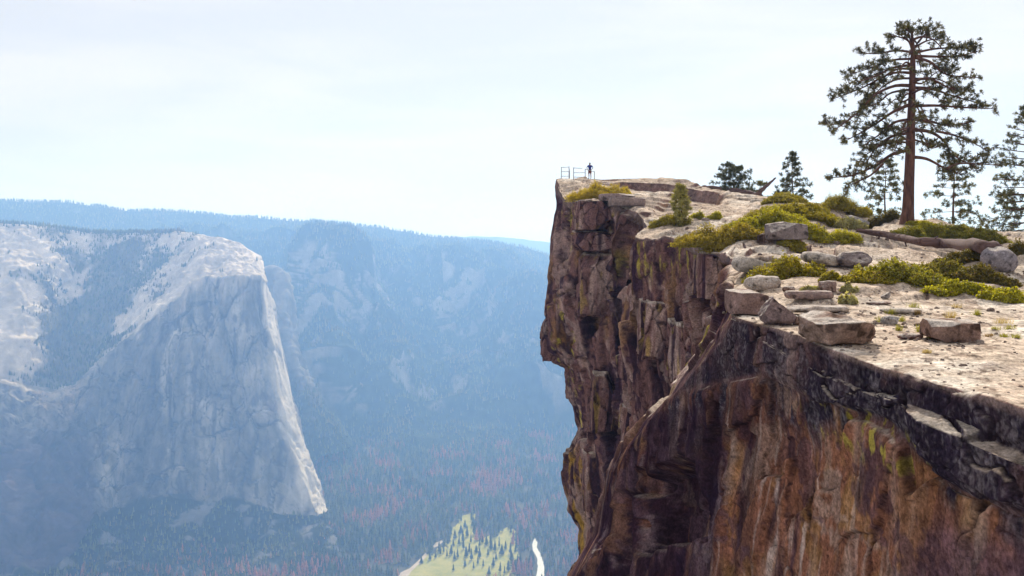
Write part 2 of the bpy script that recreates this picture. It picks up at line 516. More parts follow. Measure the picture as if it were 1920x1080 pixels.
MTN = [
    {0: (-420, 440, 4900), 1: (-420, 425, 4300), 2: (-420, 500, 3950), 3: (-420, 640, 3650), 4: (-420, 720, 3500), 5: (-420, 860, 3280), 6: (-420, 1080, 2960), 7: (-420, 1150, 2760), 8: (-420, 1500, 1850)},
    {0: (-60, 440, 4900), 1: (-60, 414, 4300), 2: (-60, 500, 3950), 3: (-60, 640, 3650), 4: (-60, 720, 3480), 5: (-60, 860, 3250), 6: (-60, 1085, 2940), 7: (-60, 1150, 2760), 8: (-60, 1500, 1850)},
    {0: (40, 440, 4900), 1: (40, 418, 4250), 2: (35, 500, 3950), 3: (45, 620, 3720), 4: (50, 745, 3520), 5: (45, 860, 3280), 6: (50, 1080, 2970), 7: (60, 1140, 2790), 8: (60, 1500, 1850)},
    {0: (90, 445, 4900), 1: (95, 425, 4280), 2: (85, 510, 3990), 3: (90, 640, 3760), 4: (95, 752, 3540), 5: (100, 850, 3380), 6: (120, 1060, 3030), 7: (150, 1120, 2840), 8: (160, 1450, 1960)},
    {0: (150, 450, 4900), 1: (150, 432, 4300), 2: (140, 530, 4120), 3: (128, 670, 3880), 4: (140, 738, 3590), 5: (150, 850, 3480), 6: (165, 965, 3320), 7: (235, 1060, 3020), 8: (310, 1350, 2150)},
    {0: (215, 452, 4900), 1: (212, 436, 4300), 2: (215, 510, 4140), 3: (180, 655, 3860), 4: (195, 680, 3640), 5: (190, 830, 3550), 6: (188, 968, 3420), 7: (262, 1050, 3090), 8: (340, 1280, 2330)},
    {0: (270, 455, 4900), 1: (265, 436, 4260), 2: (270, 500, 4080), 3: (245, 610, 3800), 4: (265, 605, 3640), 5: (245, 800, 3560), 6: (215, 952, 3480), 7: (300, 1040, 3150), 8: (420, 1220, 2520)},
    {0: (330, 455, 4900), 1: (320, 435, 4220), 2: (325, 495, 4000), 3: (325, 555, 3760), 4: (335, 560, 3630), 5: (320, 760, 3560), 6: (300, 928, 3490), 7: (365, 1030, 3220), 8: (500, 1190, 2600)},
    {0: (380, 455, 4900), 1: (362, 436, 4150), 2: (375, 485, 3920), 3: (385, 520, 3720), 4: (392, 530, 3620), 5: (385, 740, 3550), 6: (372, 930, 3470), 7: (430, 1020, 3270), 8: (560, 1160, 2700)},
    {0: (430, 460, 4800), 1: (405, 443, 4080), 2: (425, 485, 3860), 3: (432, 512, 3690), 4: (435, 522, 3610), 5: (438, 740, 3530), 6: (440, 932, 3440), 7: (490, 1005, 3310), 8: (600, 1130, 2830)},
    {0: (470, 470, 4600), 1: (448, 456, 4000), 2: (462, 490, 3800), 3: (472, 512, 3680), 4: (474, 523, 3620), 5: (488, 740, 3530), 6: (525, 962, 3410), 7: (550, 990, 3340), 8: (620, 1105, 2940)},
    {0: (490, 480, 4500), 1: (476, 474, 3930), 2: (488, 500, 3790), 3: (494, 518, 3720), 4: (497, 530, 3680), 4.4: (503, 600, 3640), 5: (525, 742, 3570), 5.5: (549, 850, 3500), 6: (598, 962, 3430), 7: (605, 985, 3370), 8: (640, 1090, 3090)},
    {0: (492, 486, 4500), 1: (484, 482, 3990), 2: (493, 506, 3850), 3: (498, 522, 3840), 4: (501, 540, 3810), 4.4: (511, 600, 3780), 5: (546, 742, 3710), 5.5: (567, 850, 3620), 6: (610, 960, 3510), 7: (616, 984, 3410), 8: (660, 1085, 3110)},
    {0: (492, 488, 4600), 1: (487, 490, 4150), 2: (494, 512, 4050), 3: (499, 530, 4000), 4: (503, 552, 3980), 5: (545, 742, 3900), 6: (606, 945, 3700), 7: (615, 965, 3650), 8: (680, 1040, 3300)},
    {0: (470, 500, 5200), 1: (470, 505, 4900), 2: (478, 530, 4850), 3: (485, 560, 4800), 4: (490, 600, 4780), 5: (530, 742, 4700), 6: (560, 850, 4560), 7: (580, 870, 4500), 8: (640, 900, 4200)},
]


def mtn_disp(p, R, U):
    face = sst(3.7, 4.1, R) * (1 - sst(6.0, 6.25, R))
    top = (1 - sst(3.6, 4.1, R)) * sst(0.9, 1.2, R)
    tal = sst(6.05, 6.4, R)
    q = p * np.array([1, 1, 0.16])
    v = 34 * ridged(q * 0.0075, 4, 71) + 16 * fbm(q * 0.03, 4, 77)
    big = 55 * fbm(p * np.array([.003, .003, .0018]), 3, 81)
    t = 30 * fbm(p * 0.006, 5, 83) + 10 * fbm(p * 0.035, 3, 85)
    left = 1 - sst(2.5, 4.5, U)
    fv_, fj_ = facets((p + 40 * fbm(p * .006, 2, 70)[:, None]) * np.array([.010, .010, .0035]), 72)
    fv2_, fj2_ = facets(p * np.array([.03, .03, .008]), 73)
    v = v * 0.6 + 34 * fv_ - 14 * (1 - sst(0, .12, fj_)) + 10 * fv2_ - 4 * (1 - sst(0, .12, fj2_))
    return face * (v * 0.8 + big) * (1 - 0.65 * sst(9.5, 10.5, U)) + top * t * (1 - 0.6 * sst(10.5, 11, U)) + tal * 22 * fbm(p * 0.012, 4, 87) + left * face * 25 * ridged(p * 0.006, 3, 89)


def mtn_col(p, n, R, U):
    q = p * np.array([1, 1, 0.08])
    st = fbm(q * 0.02, 5, 91)
    big = fbm(p * np.array([.0035, .0035, .002]), 3, 93)
    _, fja = facets((p + 40 * fbm(p * .006, 2, 70)[:, None]) * np.array([.010, .010, .0035]), 72)
    _, fjb = facets(p * np.array([.03, .03, .008]), 73)
    face = sst(3.75, 4.05, R) * (1 - sst(6.0, 6.1, R))
    c = np.repeat(col(0.25, 0.235, 0.22)[None], len(p), 0) * np.clip(1 + 0.75 * st, 0.3, 2)[:, None]
    c = lerp(c, col(0.42, 0.40, 0.37), sst(0.15, 0.5, fbm(p * np.array([.02, .02, .003]) + 7, 4, 92)) * 0.8)
    c = lerp(c, col(0.09, 0.08, 0.085), sst(0.25, 0.5, fbm(p * np.array([.03, .03, .0022]) + 3, 4, 94)) * 0.8)
    c = lerp(c, col(0.11, 0.10, 0.105), sst(0.0, 0.5, big + 0.4 * st) * face * 0.65)
    c = lerp(c, col(0.33, 0.26, 0.21), sst(0.25, 0.6, fbm(p * .004, 3, 95)) * face * 0.5)
    c = lerp(c, col(0.05, 0.045, 0.05), face * np.clip(0.8 * (1 - sst(0, .05, fja)) + 0.55 * (1 - sst(0, .06, fjb)), 0, 1))
    # tops: clean slabs on the crests, brush in the hollows
    sl = fbm(p * 0.007, 4, 97) + 0.35 * fbm(p * 0.05, 3, 98)
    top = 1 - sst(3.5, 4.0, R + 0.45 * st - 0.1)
    c = lerp(c, col(0.075, 0.058, 0.078), face * (1 - sst(3.6, 5.2, U + 0.6 * st)) * sst(4.3, 5.2, R) * 0.88)  # lower left face: shadow tone painted into the rock as dark violet
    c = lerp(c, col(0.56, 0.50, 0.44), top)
    gully = np.exp(-((U - (5.6 - 0.75 * (R - 1.2))) / 1.5) ** 2) * sst(1.0, 1.5, R)
    br = top * np.clip(sst(-0.1, 0.35, sl * 0.8 + gully * 1.3 - 0.45 - 0.25 * sst(9, 10, U)), 0, 1)
    c = lerp(c, col(0.115, 0.115, 0.085), br * 0.85)
    c = lerp(c, col(0.58, 0.53, 0.47), face * sst(10.6, 11.1, U + 0.25 * st) * (1 - sst(12.6, 13, U)) * 0.9)  # right edge: the sun's brightness is painted in as paler granite
    # talus under the face
    tal = sst(6.0, 6.12, R)
    ts = fbm(p * 0.012, 4, 99)
    c = lerp(c, lerp(np.repeat((WOOD * 0.6)[None], len(p), 0), col(0.16, 0.155, 0.155), sst(0.28, 0.42, ts)), tal)
    return c


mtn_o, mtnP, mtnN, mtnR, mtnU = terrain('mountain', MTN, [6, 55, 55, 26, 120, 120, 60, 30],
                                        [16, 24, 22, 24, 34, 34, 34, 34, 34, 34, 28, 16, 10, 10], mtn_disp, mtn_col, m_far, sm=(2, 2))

# buttress behind the mountain's right edge
BUT = [
    {0: (480, 560, 5300), 1: (480, 520, 5000), 2: (480, 640, 4800), 3: (470, 760, 4700), 4: (470, 900, 4300)},
    {0: (510, 540, 5300), 1: (510, 500, 4950), 2: (515, 620, 4740), 3: (540, 730, 4620), 4: (570, 880, 4200)},
    {0: (527, 560, 5300), 1: (527, 520, 4900), 2: (535, 640, 4680), 3: (570, 745, 4500), 4: (600, 860, 4250)},
    {0: (534, 590, 5300), 1: (535, 550, 4900), 2: (545, 660, 4720), 3: (590, 765, 4540), 4: (640, 850, 4400)},
    {0: (536, 600, 5400), 1: (537, 590, 5200), 2: (548, 680, 5100), 3: (596, 775, 4900), 4: (660, 840, 4700)},
]
but_o, butP, butN, butR, butU = terrain('buttress', BUT, [6, 40, 50, 40], [16, 24, 24, 16],
                                        lambda p, R, U: 30 * ridged(p * np.array([1, 1, .3]) * 0.008, 4, 101) + 8 * fbm(p * .03, 3, 5),
                                        lambda p, n, R, U: lerp(np.repeat((GRAN * 0.45)[None], len(p), 0), WOOD, np.clip(sst(2.6, 3.4, R + 0.8 * fbm(p * 0.01, 3, 103)), 0, 1)), m_far)

# ------------------------------------------------------------------ the forest (one mass of small conifers)
def cone_template(sides, tiers):
    V, T = [], []
    for k in range(tiers):
        z0 = 0.12 + 0.88 * k / tiers * 0.82
        z1 = min(1.0, z0 + 0.88 / tiers * 1.45) if k < tiers - 1 else 1.0
        r = 0.17 * (1 - 0.78 * k / max(1, tiers)) if tiers > 1 else 0.17
        b = len(V)
        for s in range(sides):
            a = 2 * math.pi * (s + 0.5 * k) / sides
            rr = r * (1.12 if s % 2 else 0.85)
            V.append((rr * math.cos(a), rr * math.sin(a), z0))
        V.append((0, 0, z1))
        for s in range(sides):
            T.append((b + s, b + (s + 1) % sides, b + sides))
    return np.array(V), np.array(T)


def scatter_trees(name, pts, hts, cols_, tmpl):
    V0, T0 = tmpl
    n = len(pts)
    a = rng.random(n) * 6.283
    ca, sa = np.cos(a), np.sin(a)
    wd = hts * rng.uniform(0.85, 1.45, n)
    X = (V0[None, :, 0] * ca[:, None] - V0[None, :, 1] * sa[:, None]) * wd[:, None] + pts[:, 0:1]
    Yy = (V0[None, :, 0] * sa[:, None] + V0[None, :, 1] * ca[:, None]) * wd[:, None] + pts[:, 1:2]
    Z = V0[None, :, 2] * hts[:, None] + pts[:, 2:3] - 0.5
    V = np.stack([X, Yy, Z], -1).reshape(-1, 3)
    T = (T0[None] + (np.arange(n) * len(V0))[:, None, None]).reshape(-1, 3)
    cc = np.repeat(cols_, len(V0), 0)
    return quads_mesh(name, V, T, cc, smooth=False)


m_forest = vcol_material('conifer_foliage', rough=0.9, trans=0.5, spec=0.1)


def tree_colours(p, dead=0.0, seed=0):
    n = len(p)
    g = lerp(np.repeat(col(0.045, 0.075, 0.028)[None], n, 0), col(0.25, 0.25, 0.09), np.clip(rng.random(n) * 0.8 + 0.5 * fbm(p * 0.006, 3, 5), 0, 1))
    if dead > 0:
        k = fbm(p * np.array([0.0055, 0.0035, 0]), 3, 113) + rng.normal(0, 0.22, n)
        g = lerp(g, col(0.50, 0.21, 0.14), sst(0.12, 0.42, k) * dead)
    return g * rng.uniform(0.75, 1.25, n)[:, None]


def in_poly(x, y, poly):
    inside = np.zeros(len(x), bool)
    j = len(poly) - 1
    for i in range(len(poly)):
        xi, yi = poly[i]; xj, yj = poly[j]
        inside ^= ((yi > y) != (yj > y)) & (x < (xj - xi) * (y - yi) / (yj - yi + 1e-9) + xi)
        j = i
    return inside


# valley floor trees
sp = 14.5
xs = np.arange(-2000, 1250, sp); ys = np.arange(2900, 5600, sp)
TX, TY = np.meshgrid(xs, ys)
tp = np.stack([TX.ravel(), TY.ravel(), np.full(TX.size, FZ)], -1)
tp[:, :2] += rng.uniform(-0.48, 0.48, (len(tp), 2)) * sp
pxs = 960 + F * tp[:, 0] / tp[:, 1]; pys = HZ - F * FZ / tp[:, 1]
keep = (pxs > -60) & (pxs < 1380) & (pys < 1110)
ok = ~in_poly(pxs + rng.normal(0, 5, len(pxs)), pys + rng.normal(0, 3.5, len(pxs)), MEADOW) & ~in_poly(pxs + 5, pys, RIVER) & ~in_poly(pxs - 3, pys, RIVER) & ~in_poly(pxs, pys, [(740, 1092), (752, 1070), (800, 1034), (806, 1042), (764, 1092)]) \
    & ~in_poly(pxs, pys, [(808, 1026), (817, 1015), (833, 1010), (835, 1018), (821, 1028)])
dens = fbm(tp * np.array([.008, .008, 0]), 3, 121)
keep &= ok & (dens > -0.42) & (rng.random(len(tp)) < 0.93)
tp = tp[keep]
h = (10 + 34 * rng.random(len(tp)) ** 1.5) * (1 + 0.15 * fbm(tp * 0.004, 2, 6))
me_v = scatter_trees('forest', tp, h, tree_colours(tp, 0.85), cone_template(6, 3))
tag(link('forest', me_v, m_forest), kind='stuff')


def slope_trees(P, Nn, R, mask_fn, n, hmin, hmax, dead=0.0):
    V = P.reshape(-1, 3); nz_ = Nn.reshape(-1, 3)[:, 2]
    cells = P.shape[0] * P.shape[1]
    # area weighted pick over the grid cells
    du = np.linalg.norm(np.gradient(P, axis=1), axis=-1).ravel(); dr = np.linalg.norm(np.gradient(P, axis=0), axis=-1).ravel()
    wgt = du * dr * mask_fn(V, nz_, R.ravel())
    wgt = wgt / wgt.sum()
    idx = rng.choice(cells, n, p=wgt)
    r_, c_ = np.unravel_index(idx, P.shape[:2])
    r_ = np.minimum(r_, P.shape[0] - 2); c_ = np.minimum(c_, P.shape[1] - 2)
    a, b = rng.random(n)[:, None], rng.random(n)[:, None]
    q = (P[r_, c_] * (1 - a) * (1 - b) + P[r_ + 1, c_] * a * (1 - b) + P[r_, c_ + 1] * (1 - a) * b + P[r_ + 1, c_ + 1] * a * b)
    return q, rng.uniform(hmin, hmax, n)


def view_ok(V, x0=-80, x1=1300):
    px = 960 + F * V[:, 0] / V[:, 1]
    return (px > x0) & (px < x1)


q1, h1 = slope_trees(wallP, wallN, wallR, lambda V, nz_, R: view_ok(V) * sst(0.25, 0.6, nz_) * sst(0.85, 1.0, R) * (0.35 + sst(-0.4, 0.3, fbm(V * 0.004, 3, 131))), 30000, 16, 34)
q2, h2 = slope_trees(mtnP, mtnN, mtnR, lambda V, nz_, R: view_ok(V) * sst(0.2, 0.5, nz_) * ((R < 3.8) & (R > 0.6))
                     * sst(-0.1, 0.35, 0.8 * (fbm(V * 0.007, 4, 97) + 0.35 * fbm(V * 0.05, 3, 98)) + 1.3 * np.exp(-((mtnU.ravel() - (5.6 - 0.75 * (R - 1.2))) / 1.5) ** 2) - 0.35), 5200, 7, 20)
q3, h3 = slope_trees(mtnP, mtnN, mtnR, lambda V, nz_, R: view_ok(V) * (R > 6.15) * sst(-0.25, 0.1, 0.2 - fbm(V * 0.012, 4, 99)), 5000, 12, 24)
q4, h4 = slope_trees(butP, butN, butR, lambda V, nz_, R: view_ok(V) * (R > 2.7), 1500, 14, 26)
q5, h5 = slope_trees(mtnP, mtnN, mtnR, lambda V, nz_, R: view_ok(V) * ((R < 1.12) & (R > 0.5)) * (mtnU.ravel() < 7.5), 900, 12, 26)
qa = np.concatenate([q1, q2, q3, q4, q5]); ha = np.concatenate([h1, h2, h3, h4, h5])
ka = np.linalg.norm(qa, axis=1) > 0
me_s = scatter_trees('hillside_forest', qa, ha, tree_colours(qa, 0.15), cone_template(5, 2))
tag(link('hillside_forest', me_s, m_forest), kind='stuff')

# meadow pines that can be told apart
meadow_me = []
for k in range(4):
    n_t = 6
    Vt, Tt = cone_template(9, 7)
    Vt = Vt.copy()
    Vt[:, :2] *= rng.uniform(0.7, 1.25, (len(Vt), 1))
    Vt[:, :2] *= 26 * rng.uniform(0.85, 1.1); Vt[:, 2] *= 26
    cc = np.repeat((col(0.045, 0.065, 0.028) * rng.uniform(0.7, 1.5))[None], len(Vt), 0)
    crown = quads_mesh('crown', Vt, Tt, cc, smooth=False); crown.materials.append(m_forest)
    tv = np.array([(0.55 * math.cos(a) * s_, 0.55 * math.sin(a) * s_, z) for z, s_ in ((-1, 1.2), (12, 0.6)) for a in np.linspace(0, 5.24, 6)])
    tq = [(i, (i + 1) % 6, 6 + (i + 1) % 6, 6 + i) for i in range(6)]
    tm = quads_mesh('trunk', tv, tq, np.repeat(col(0.12, 0.07, 0.05)[None], 12, 0)); tm.materials.append(m_forest)
    meadow_me.append((crown, tm))
for k, (px, py, s_) in enumerate([(838, 1044, 1.0), (846, 1040, 1.15), (852, 1050, 0.9), (869, 1030, 1.1), (874, 1044, 1.2), (880, 1036, 1.0), (884, 1050, 1.1),
                                  (893, 1036, 0.9), (899, 1046, 1.1), (896, 1058, 0.8), (915, 1042, 1.0), (921, 1030, 1.1), (928, 1034, 1.2), (936, 1026, 1.0),
                                  (941, 1040, 1.2), (948, 1030, 0.9), (957, 1038, 1.1), (959, 1052, 1.2), (917, 1078, 0.9), (938, 1072, 0.9), (946, 1076, 1.0),
                                  (953, 1070, 1.1), (817, 1046, 0.7), (826, 1040, 0.8), (872, 1062, 0.8), (906, 1062, 0.7), (861, 1022, 1.0), (864, 1000, 1.1), (876, 1006, 1.2), (889, 1002, 1.1), (905, 1018, 1.0), (912, 1022, 1.1), (868, 1016, 1.2), (883, 1018, 1.0), (790, 1056, 0.8), (806, 1050, 0.9), (832, 1036, 0.8), (842, 1010, 0.9), (850, 1024, 0.7), (858, 1046, 0.9), (888, 1066, 0.9), (925, 1062, 1.0), (930, 1050, 0.8), (968, 1030, 1.1), (962, 1012, 1.0), (958, 1000, 0.9), (935, 1000, 0.9), (966, 1066, 1.1), (850, 1070, 0.7), (920, 1020, 1.1), (899, 1024, 1.0), (872, 990, 1.0), (884, 976, 0.9), (865, 978, 0.9)]):
    cr_, tr_ = meadow_me[k % 4]
    b = floor_pt(px, py)
    t = thing('meadow_pine', b, 'slim dark pine standing in the sunlit valley meadow', 'tree', 'pines scattered over the valley meadow', rz=k * 1.7)
    ws_ = s_ * 1.3 * (0.8 + 0.7 * ((k * 37) % 10) / 10)
    t.scale = (ws_, ws_, s_ * (1.05 + 0.5 * ((k * 53) % 10) / 10))
    for nm, me in (('crown', cr_), ('trunk', tr_)):
        o = bpy.data.objects.new(nm, me); C.objects.link(o); o.parent = t
# ------------------------------------------------------------------ the near cliff: one sheet from the far slope over the top and down the wall
# rows: 0 far slope, 1 skyline, 2 lip of the low step, 3 foot of the step, 4 near the rim, 5 rim, 6.. wall, 19 far below
def colm(crest, rim, face, step=None, back=None, near=None):
    d = {1: crest, 5: rim}
    d[0] = back or (crest[0] + 60, crest[1] + 120, crest[2] + 40)
    if step:
        d[2], d[3] = step
    else:
        a, b = P3(*crest), P3(*rim)
        for r, t in ((2, 0.12), (3, 0.3)):
            q = a + (b - a) * t
            d[r] = (960 + F * q[0] / q[1], HZ - F * q[2] / q[1], q[1])
    if near:
        d[4] = near
    else:
        q = P3(*rim) * 0.93 + P3(*crest) * 0.07
        d[4] = (960 + F * q[0] / q[1], HZ - F * q[2] / q[1], q[1])
    d.update(face)
    last = face[18]
    q = P3(*last); q[2] = -160.0
    d[19] = (960 + F * q[0] / q[1], HZ - F * q[2] / q[1], q[1])
    return d


CL = [
    # 0 beyond the right edge of the picture
    colm((2500, 500, 58), (2260, 905, 10.8), {6: (2250, 990, 10.9), 7: (2245, 1000, 10.6), 9: (2240, 1080, 10.6), 10: (2230, 1095, 11.3), 12: (2200, 1250, 11.5), 16: (2150, 1600, 12), 18: (2100, 2300, 12.5)}),
    # 1
    colm((2080, 462, 62), (1925, 765, 14.5), {6: (1920, 848, 14.55), 7: (1905, 868, 14.1), 9: (1904, 945, 14.1), 10: (1898, 958, 14.95), 12: (1885, 1050, 15.0), 16: (1860, 1300, 15.4), 18: (1830, 1900, 16)}),
    # 2
    colm((2010, 452, 66), (1840, 738, 15.6), {6: (1833, 806, 15.65), 7: (1812, 828, 15.3), 9: (1812, 905, 15.3), 10: (1806, 918, 16.2), 12: (1795, 1010, 16.3), 16: (1770, 1260, 16.8), 18: (1740, 1800, 17.4)}),
    # 3
    colm((1950, 446, 70), (1760, 716, 16.8), {6: (1752, 775, 16.85), 7: (1722, 792, 16.6), 9: (1722, 848, 16.6), 10: (1718, 862, 17.5), 12: (1712, 950, 17.9), 16: (1690, 1200, 18.3), 18: (1660, 1750, 18.8)}),
    # 4
    colm((1905, 440, 71), (1690, 695, 18.1), {6: (1684, 748, 18.1), 7: (1680, 756, 18.0), 9: (1678, 790, 18.0), 10: (1674, 800, 18.8), 12: (1664, 910, 19.3), 16: (1640, 1160, 19.8), 18: (1600, 1700, 20.3)}),
    # 5
    colm((1880, 436, 72), (1640, 683, 19.2), {6: (1638, 735, 19.2), 7: (1635, 742, 19.1), 9: (1632, 770, 19.1), 10: (1630, 780, 19.8), 12: (1620, 880, 20.5), 16: (1590, 1120, 21.0), 18: (1550, 1650, 21.6)}),
    # 6
    colm((1800, 420, 74), (1530, 641, 21.7), {6: (1530, 690, 21.7), 7: (1528, 700, 21.6), 9: (1525, 742, 21.6), 10: (1524, 752, 22.2), 12: (1510, 850, 23.2), 16: (1480, 1080, 24.2), 18: (1440, 1600, 25.2)}),
    # 7
    colm((1700, 412, 75), (1440, 608, 24.5), {6: (1440, 642, 24.6), 7: (1438, 650, 24.5), 9: (1432, 690, 24.7), 10: (1425, 704, 25.4), 12: (1400, 800, 27.0), 16: (1350, 1020, 28.6), 18: (1300, 1600, 30)}),
    # 8 crest of the slanting ridge, near side
    colm((1620, 402, 77), (1384, 595, 26.7), {6: (1368, 618, 27.6), 7: (1352, 642, 28.8), 9: (1300, 700, 32.5), 11: (1222, 786, 38.5), 13: (1146, 886, 45), 15: (1130, 1000, 46), 17: (1080, 1085, 46.5), 18: (1060, 1500, 47)}),
    # 9 far side of the ridge
    colm((1600, 399, 78), (1372, 588, 28.2), {6: (1356, 612, 29.8), 7: (1340, 636, 31.6), 9: (1291, 694, 35.6), 11: (1214, 780, 42), 13: (1138, 882, 50), 15: (1116, 1000, 52), 17: (1066, 1090, 53), 18: (1050, 1500, 54)}),
    # 10 back into the alcove
    colm((1575, 392, 79), (1374, 552, 32), {6: (1372, 580, 33), 7: (1368, 600, 35), 9: (1350, 660, 42), 11: (1300, 740, 52), 13: (1240, 850, 60), 15: (1215, 1000, 63), 18: (1200, 1500, 66)}),
    # 11
    colm((1545, 382, 81), (1382, 492, 43), {6: (1380, 525, 43.5), 7: (1376, 548, 44), 9: (1352, 620, 48), 11: (1318, 700, 56), 13: (1265, 830, 62), 15: (1240, 1000, 66), 18: (1230, 1500, 69)}),
    # 12
    colm((1480, 372, 85), (1345, 484, 48), {6: (1342, 510, 48.2), 7: (1338, 545, 48.8), 9: (1325, 620, 52), 11: (1298, 720, 59), 13: (1258, 840, 64), 15: (1240, 1000, 67), 18: (1235, 1500, 70)}),
    # 13
    colm((1440, 368, 88), (1292, 464, 56), {6: (1292, 495, 56.2), 7: (1290, 540, 57), 9: (1286, 610, 59), 11: (1275, 710, 62), 13: (1250, 840, 66), 15: (1235, 1000, 68), 18: (1230, 1500, 71)}),
    # 14
    colm((1395, 362, 91), (1252, 437, 62), {6: (1250, 480, 62.4), 7: (1246, 540, 63), 9: (1240, 620, 64), 11: (1236, 720, 65), 13: (1228, 840, 67), 15: (1220, 1000, 69), 18: (1215, 1500, 72)}),
    # 15 corner of the middle wall
    colm((1350, 355, 95), (1190, 441, 67), {6: (1187, 485, 67), 7: (1183, 540, 67.4), 9: (1184, 630, 68), 11: (1190, 720, 69), 13: (1196, 840, 70.5), 15: (1200, 1000, 72), 18: (1200, 1500, 74)}, step=((1345, 362, 93), (1341, 386, 92.5))),
    # 16 the deep chimney
    colm((1325, 350, 98), (1216, 424, 79), {6: (1204, 470, 90), 7: (1195, 540, 98), 9: (1191, 630, 99), 11: (1194, 720, 98), 13: (1194, 840, 83), 15: (1196, 1000, 84), 18: (1196, 1500, 86)}, step=((1318, 357, 96), (1313, 382, 95.5))),
    colm((1310, 348, 99), (1206, 412, 84), {6: (1184, 462, 98), 7: (1177, 540, 101), 9: (1178, 630, 101), 11: (1182, 720, 101), 13: (1184, 840, 98), 15: (1186, 1000, 92), 18: (1186, 1500, 92)}, step=((1305, 355, 97), (1300, 380, 96.5))),
    # 17
    colm((1300, 346, 100), (1196, 402, 85), {6: (1170, 455, 86.5), 7: (1166, 540, 87), 9: (1170, 630, 87.8), 11: (1176, 720, 88), 13: (1172, 840, 88.5), 15: (1170, 1000, 89), 18: (1170, 1500, 91)}, step=((1292, 353, 98), (1287, 378, 97.5))),
    # 18
    colm((1260, 338, 102), (1170, 392, 89), {6: (1156, 450, 90), 7: (1152, 540, 90.4), 9: (1158, 630, 91), 11: (1162, 720, 91), 13: (1160, 840, 92), 15: (1156, 1000, 92.5), 18: (1150, 1500, 94)}, step=((1250, 347, 100), (1246, 369, 99.6))),
    # 19 front pillar, right side
    colm((1215, 333, 104), (1130, 380, 92), {6: (1140, 435, 91.8), 7: (1146, 530, 91.8), 9: (1140, 620, 92.5), 11: (1142, 720, 93), 13: (1150, 840, 93.5), 15: (1146, 1000, 94), 18: (1135, 1500, 96)}, step=((1200, 342, 102), (1197, 359, 101.6))),
    # 20 front pillar, left side
    colm((1165, 333, 105), (1076, 375, 96), {6: (1078, 440, 96), 7: (1068, 530, 96), 9: (1078, 610, 96.5), 11: (1102, 715, 97), 13: (1108, 840, 97), 14: (1100, 900, 97), 15: (1100, 1000, 97.5), 18: (1098, 1500, 99)}, step=((1150, 341, 103), (1148, 350, 102.5))),
    # 21 left of the pillar
    colm((1120, 334, 107), (1058, 374, 100), {6: (1056, 440, 101), 7: (1046, 530, 101.5), 8: (1038, 606, 101), 9: (1038, 640, 101), 10: (1072, 690, 102), 11: (1088, 745, 101.5), 12: (1096, 800, 101.5), 13: (1080, 850, 101.5), 14: (1078, 905, 101.5), 15: (1096, 985, 102), 16: (1092, 1085, 102), 18: (1088, 1500, 103)}, step=((1110, 338, 105.5), (1108, 345, 105))),
    # 22 the tip: silhouette against the valley
    colm((1075, 334, 110), (1041, 342, 107), {5.5: (1042, 368, 107), 5.7: (1046, 376, 107), 6: (1038, 440, 106.5), 6.5: (1032, 490, 106), 7: (1024, 545, 105.5), 7.9: (1020, 600, 105.2), 8: (1014, 606, 105), 9: (1016, 662, 105), 9.6: (1036, 680, 105.3), 10: (1058, 690, 105.5), 11: (1060, 745, 105.5), 11.5: (1072, 762, 105.5), 12: (1080, 806, 105.6), 13: (1054, 850, 105.6), 14: (1051, 905, 105.6), 14.6: (1066, 960, 105.6), 15: (1090, 990, 106), 16: (1082, 1085, 106), 18: (1078, 1500, 107)}, step=((1070, 335, 109), (1068, 337, 108.7))),
    # 23 round the back
    colm((1090, 335, 114), (1050, 342, 116), {6: (1048, 440, 116), 7: (1040, 545, 116), 8: (1036, 606, 116), 9: (1036, 662, 116), 10: (1070, 690, 116), 11: (1072, 745, 116), 12: (1092, 806, 116), 13: (1072, 850, 116), 14: (1070, 905, 116), 15: (1102, 990, 116), 16: (1096, 1085, 116), 18: (1090, 1500, 116)}),
    colm((1130, 336, 120), (1110, 350, 126), {6: (1110, 440, 126), 7: (1110, 545, 126), 9: (1112, 662, 126), 11: (1120, 745, 126), 13: (1130, 850, 126), 15: (1130, 1000, 126), 18: (1130, 1500, 126)}),
]
RC = [6, 40, 24, 120, 30, 30, 26, 30, 30, 30, 30, 32, 32, 32, 32, 30, 26, 14, 5]
UC = []
for c0, c1 in zip(CL[:-1], CL[1:]):
    rws = [r_ for r_ in (5, 6, 7, 9, 11, 13, 15) if r_ in c0 and r_ in c1] or [5]
    Ls = [np.linalg.norm(P3(*c0[r_]) - P3(*c1[r_])) / (0.5 * (c0[r_][2] + c1[r_][2])) * F for r_ in rws]
    UC.append(int(np.clip(np.mean(Ls) / 2.6, 20, 190)))
UC[0] = 20; UC[-1] = 8; UC[-2] = 10
print('columns', UC, sum(UC))
crows, cus = spaced(RC), spaced(UC)
_t = np.linspace(0, 1, 230, endpoint=False)            # between row 3 and row 4 even steps in the picture, not in metres
_k = 3 + (1.0 / ((1 - _t) / 75.0 + _t / 22.0) - 75.0) / (22.0 - 75.0)
crows = np.concatenate([crows[crows < 3], _k, crows[crows >= 4]])
G = loft(CL, crows, cus, (3, 3))
nr, nc = G.shape[:2]
Rr = np.repeat(crows[:, None], nc, 1).ravel()
Uu = np.repeat(cus[None, :], nr, 0).ravel()
NG = grid_normals(G)
if NG[nr // 2, nc // 3] @ np.array([-1.0, -0.5, 0]) < 0:
    NG = -NG
    CFLIP = True
else:
    CFLIP = False
NG = smooth_grid(smooth_grid(NG, 6, 0), 6, 1)
NG /= np.maximum(np.linalg.norm(NG, axis=-1, keepdims=True), 1e-6)
p = G.reshape(-1, 3)
nn = NG.reshape(-1, 3)
face = sst(5.0, 5.35, Rr)
nearw = 1 - sst(7.6, 9.6, Uu)                     # near wall
band = nearw * face * (1 - sst(9.3, 10.2, Rr))    # dark weathered band under the rim
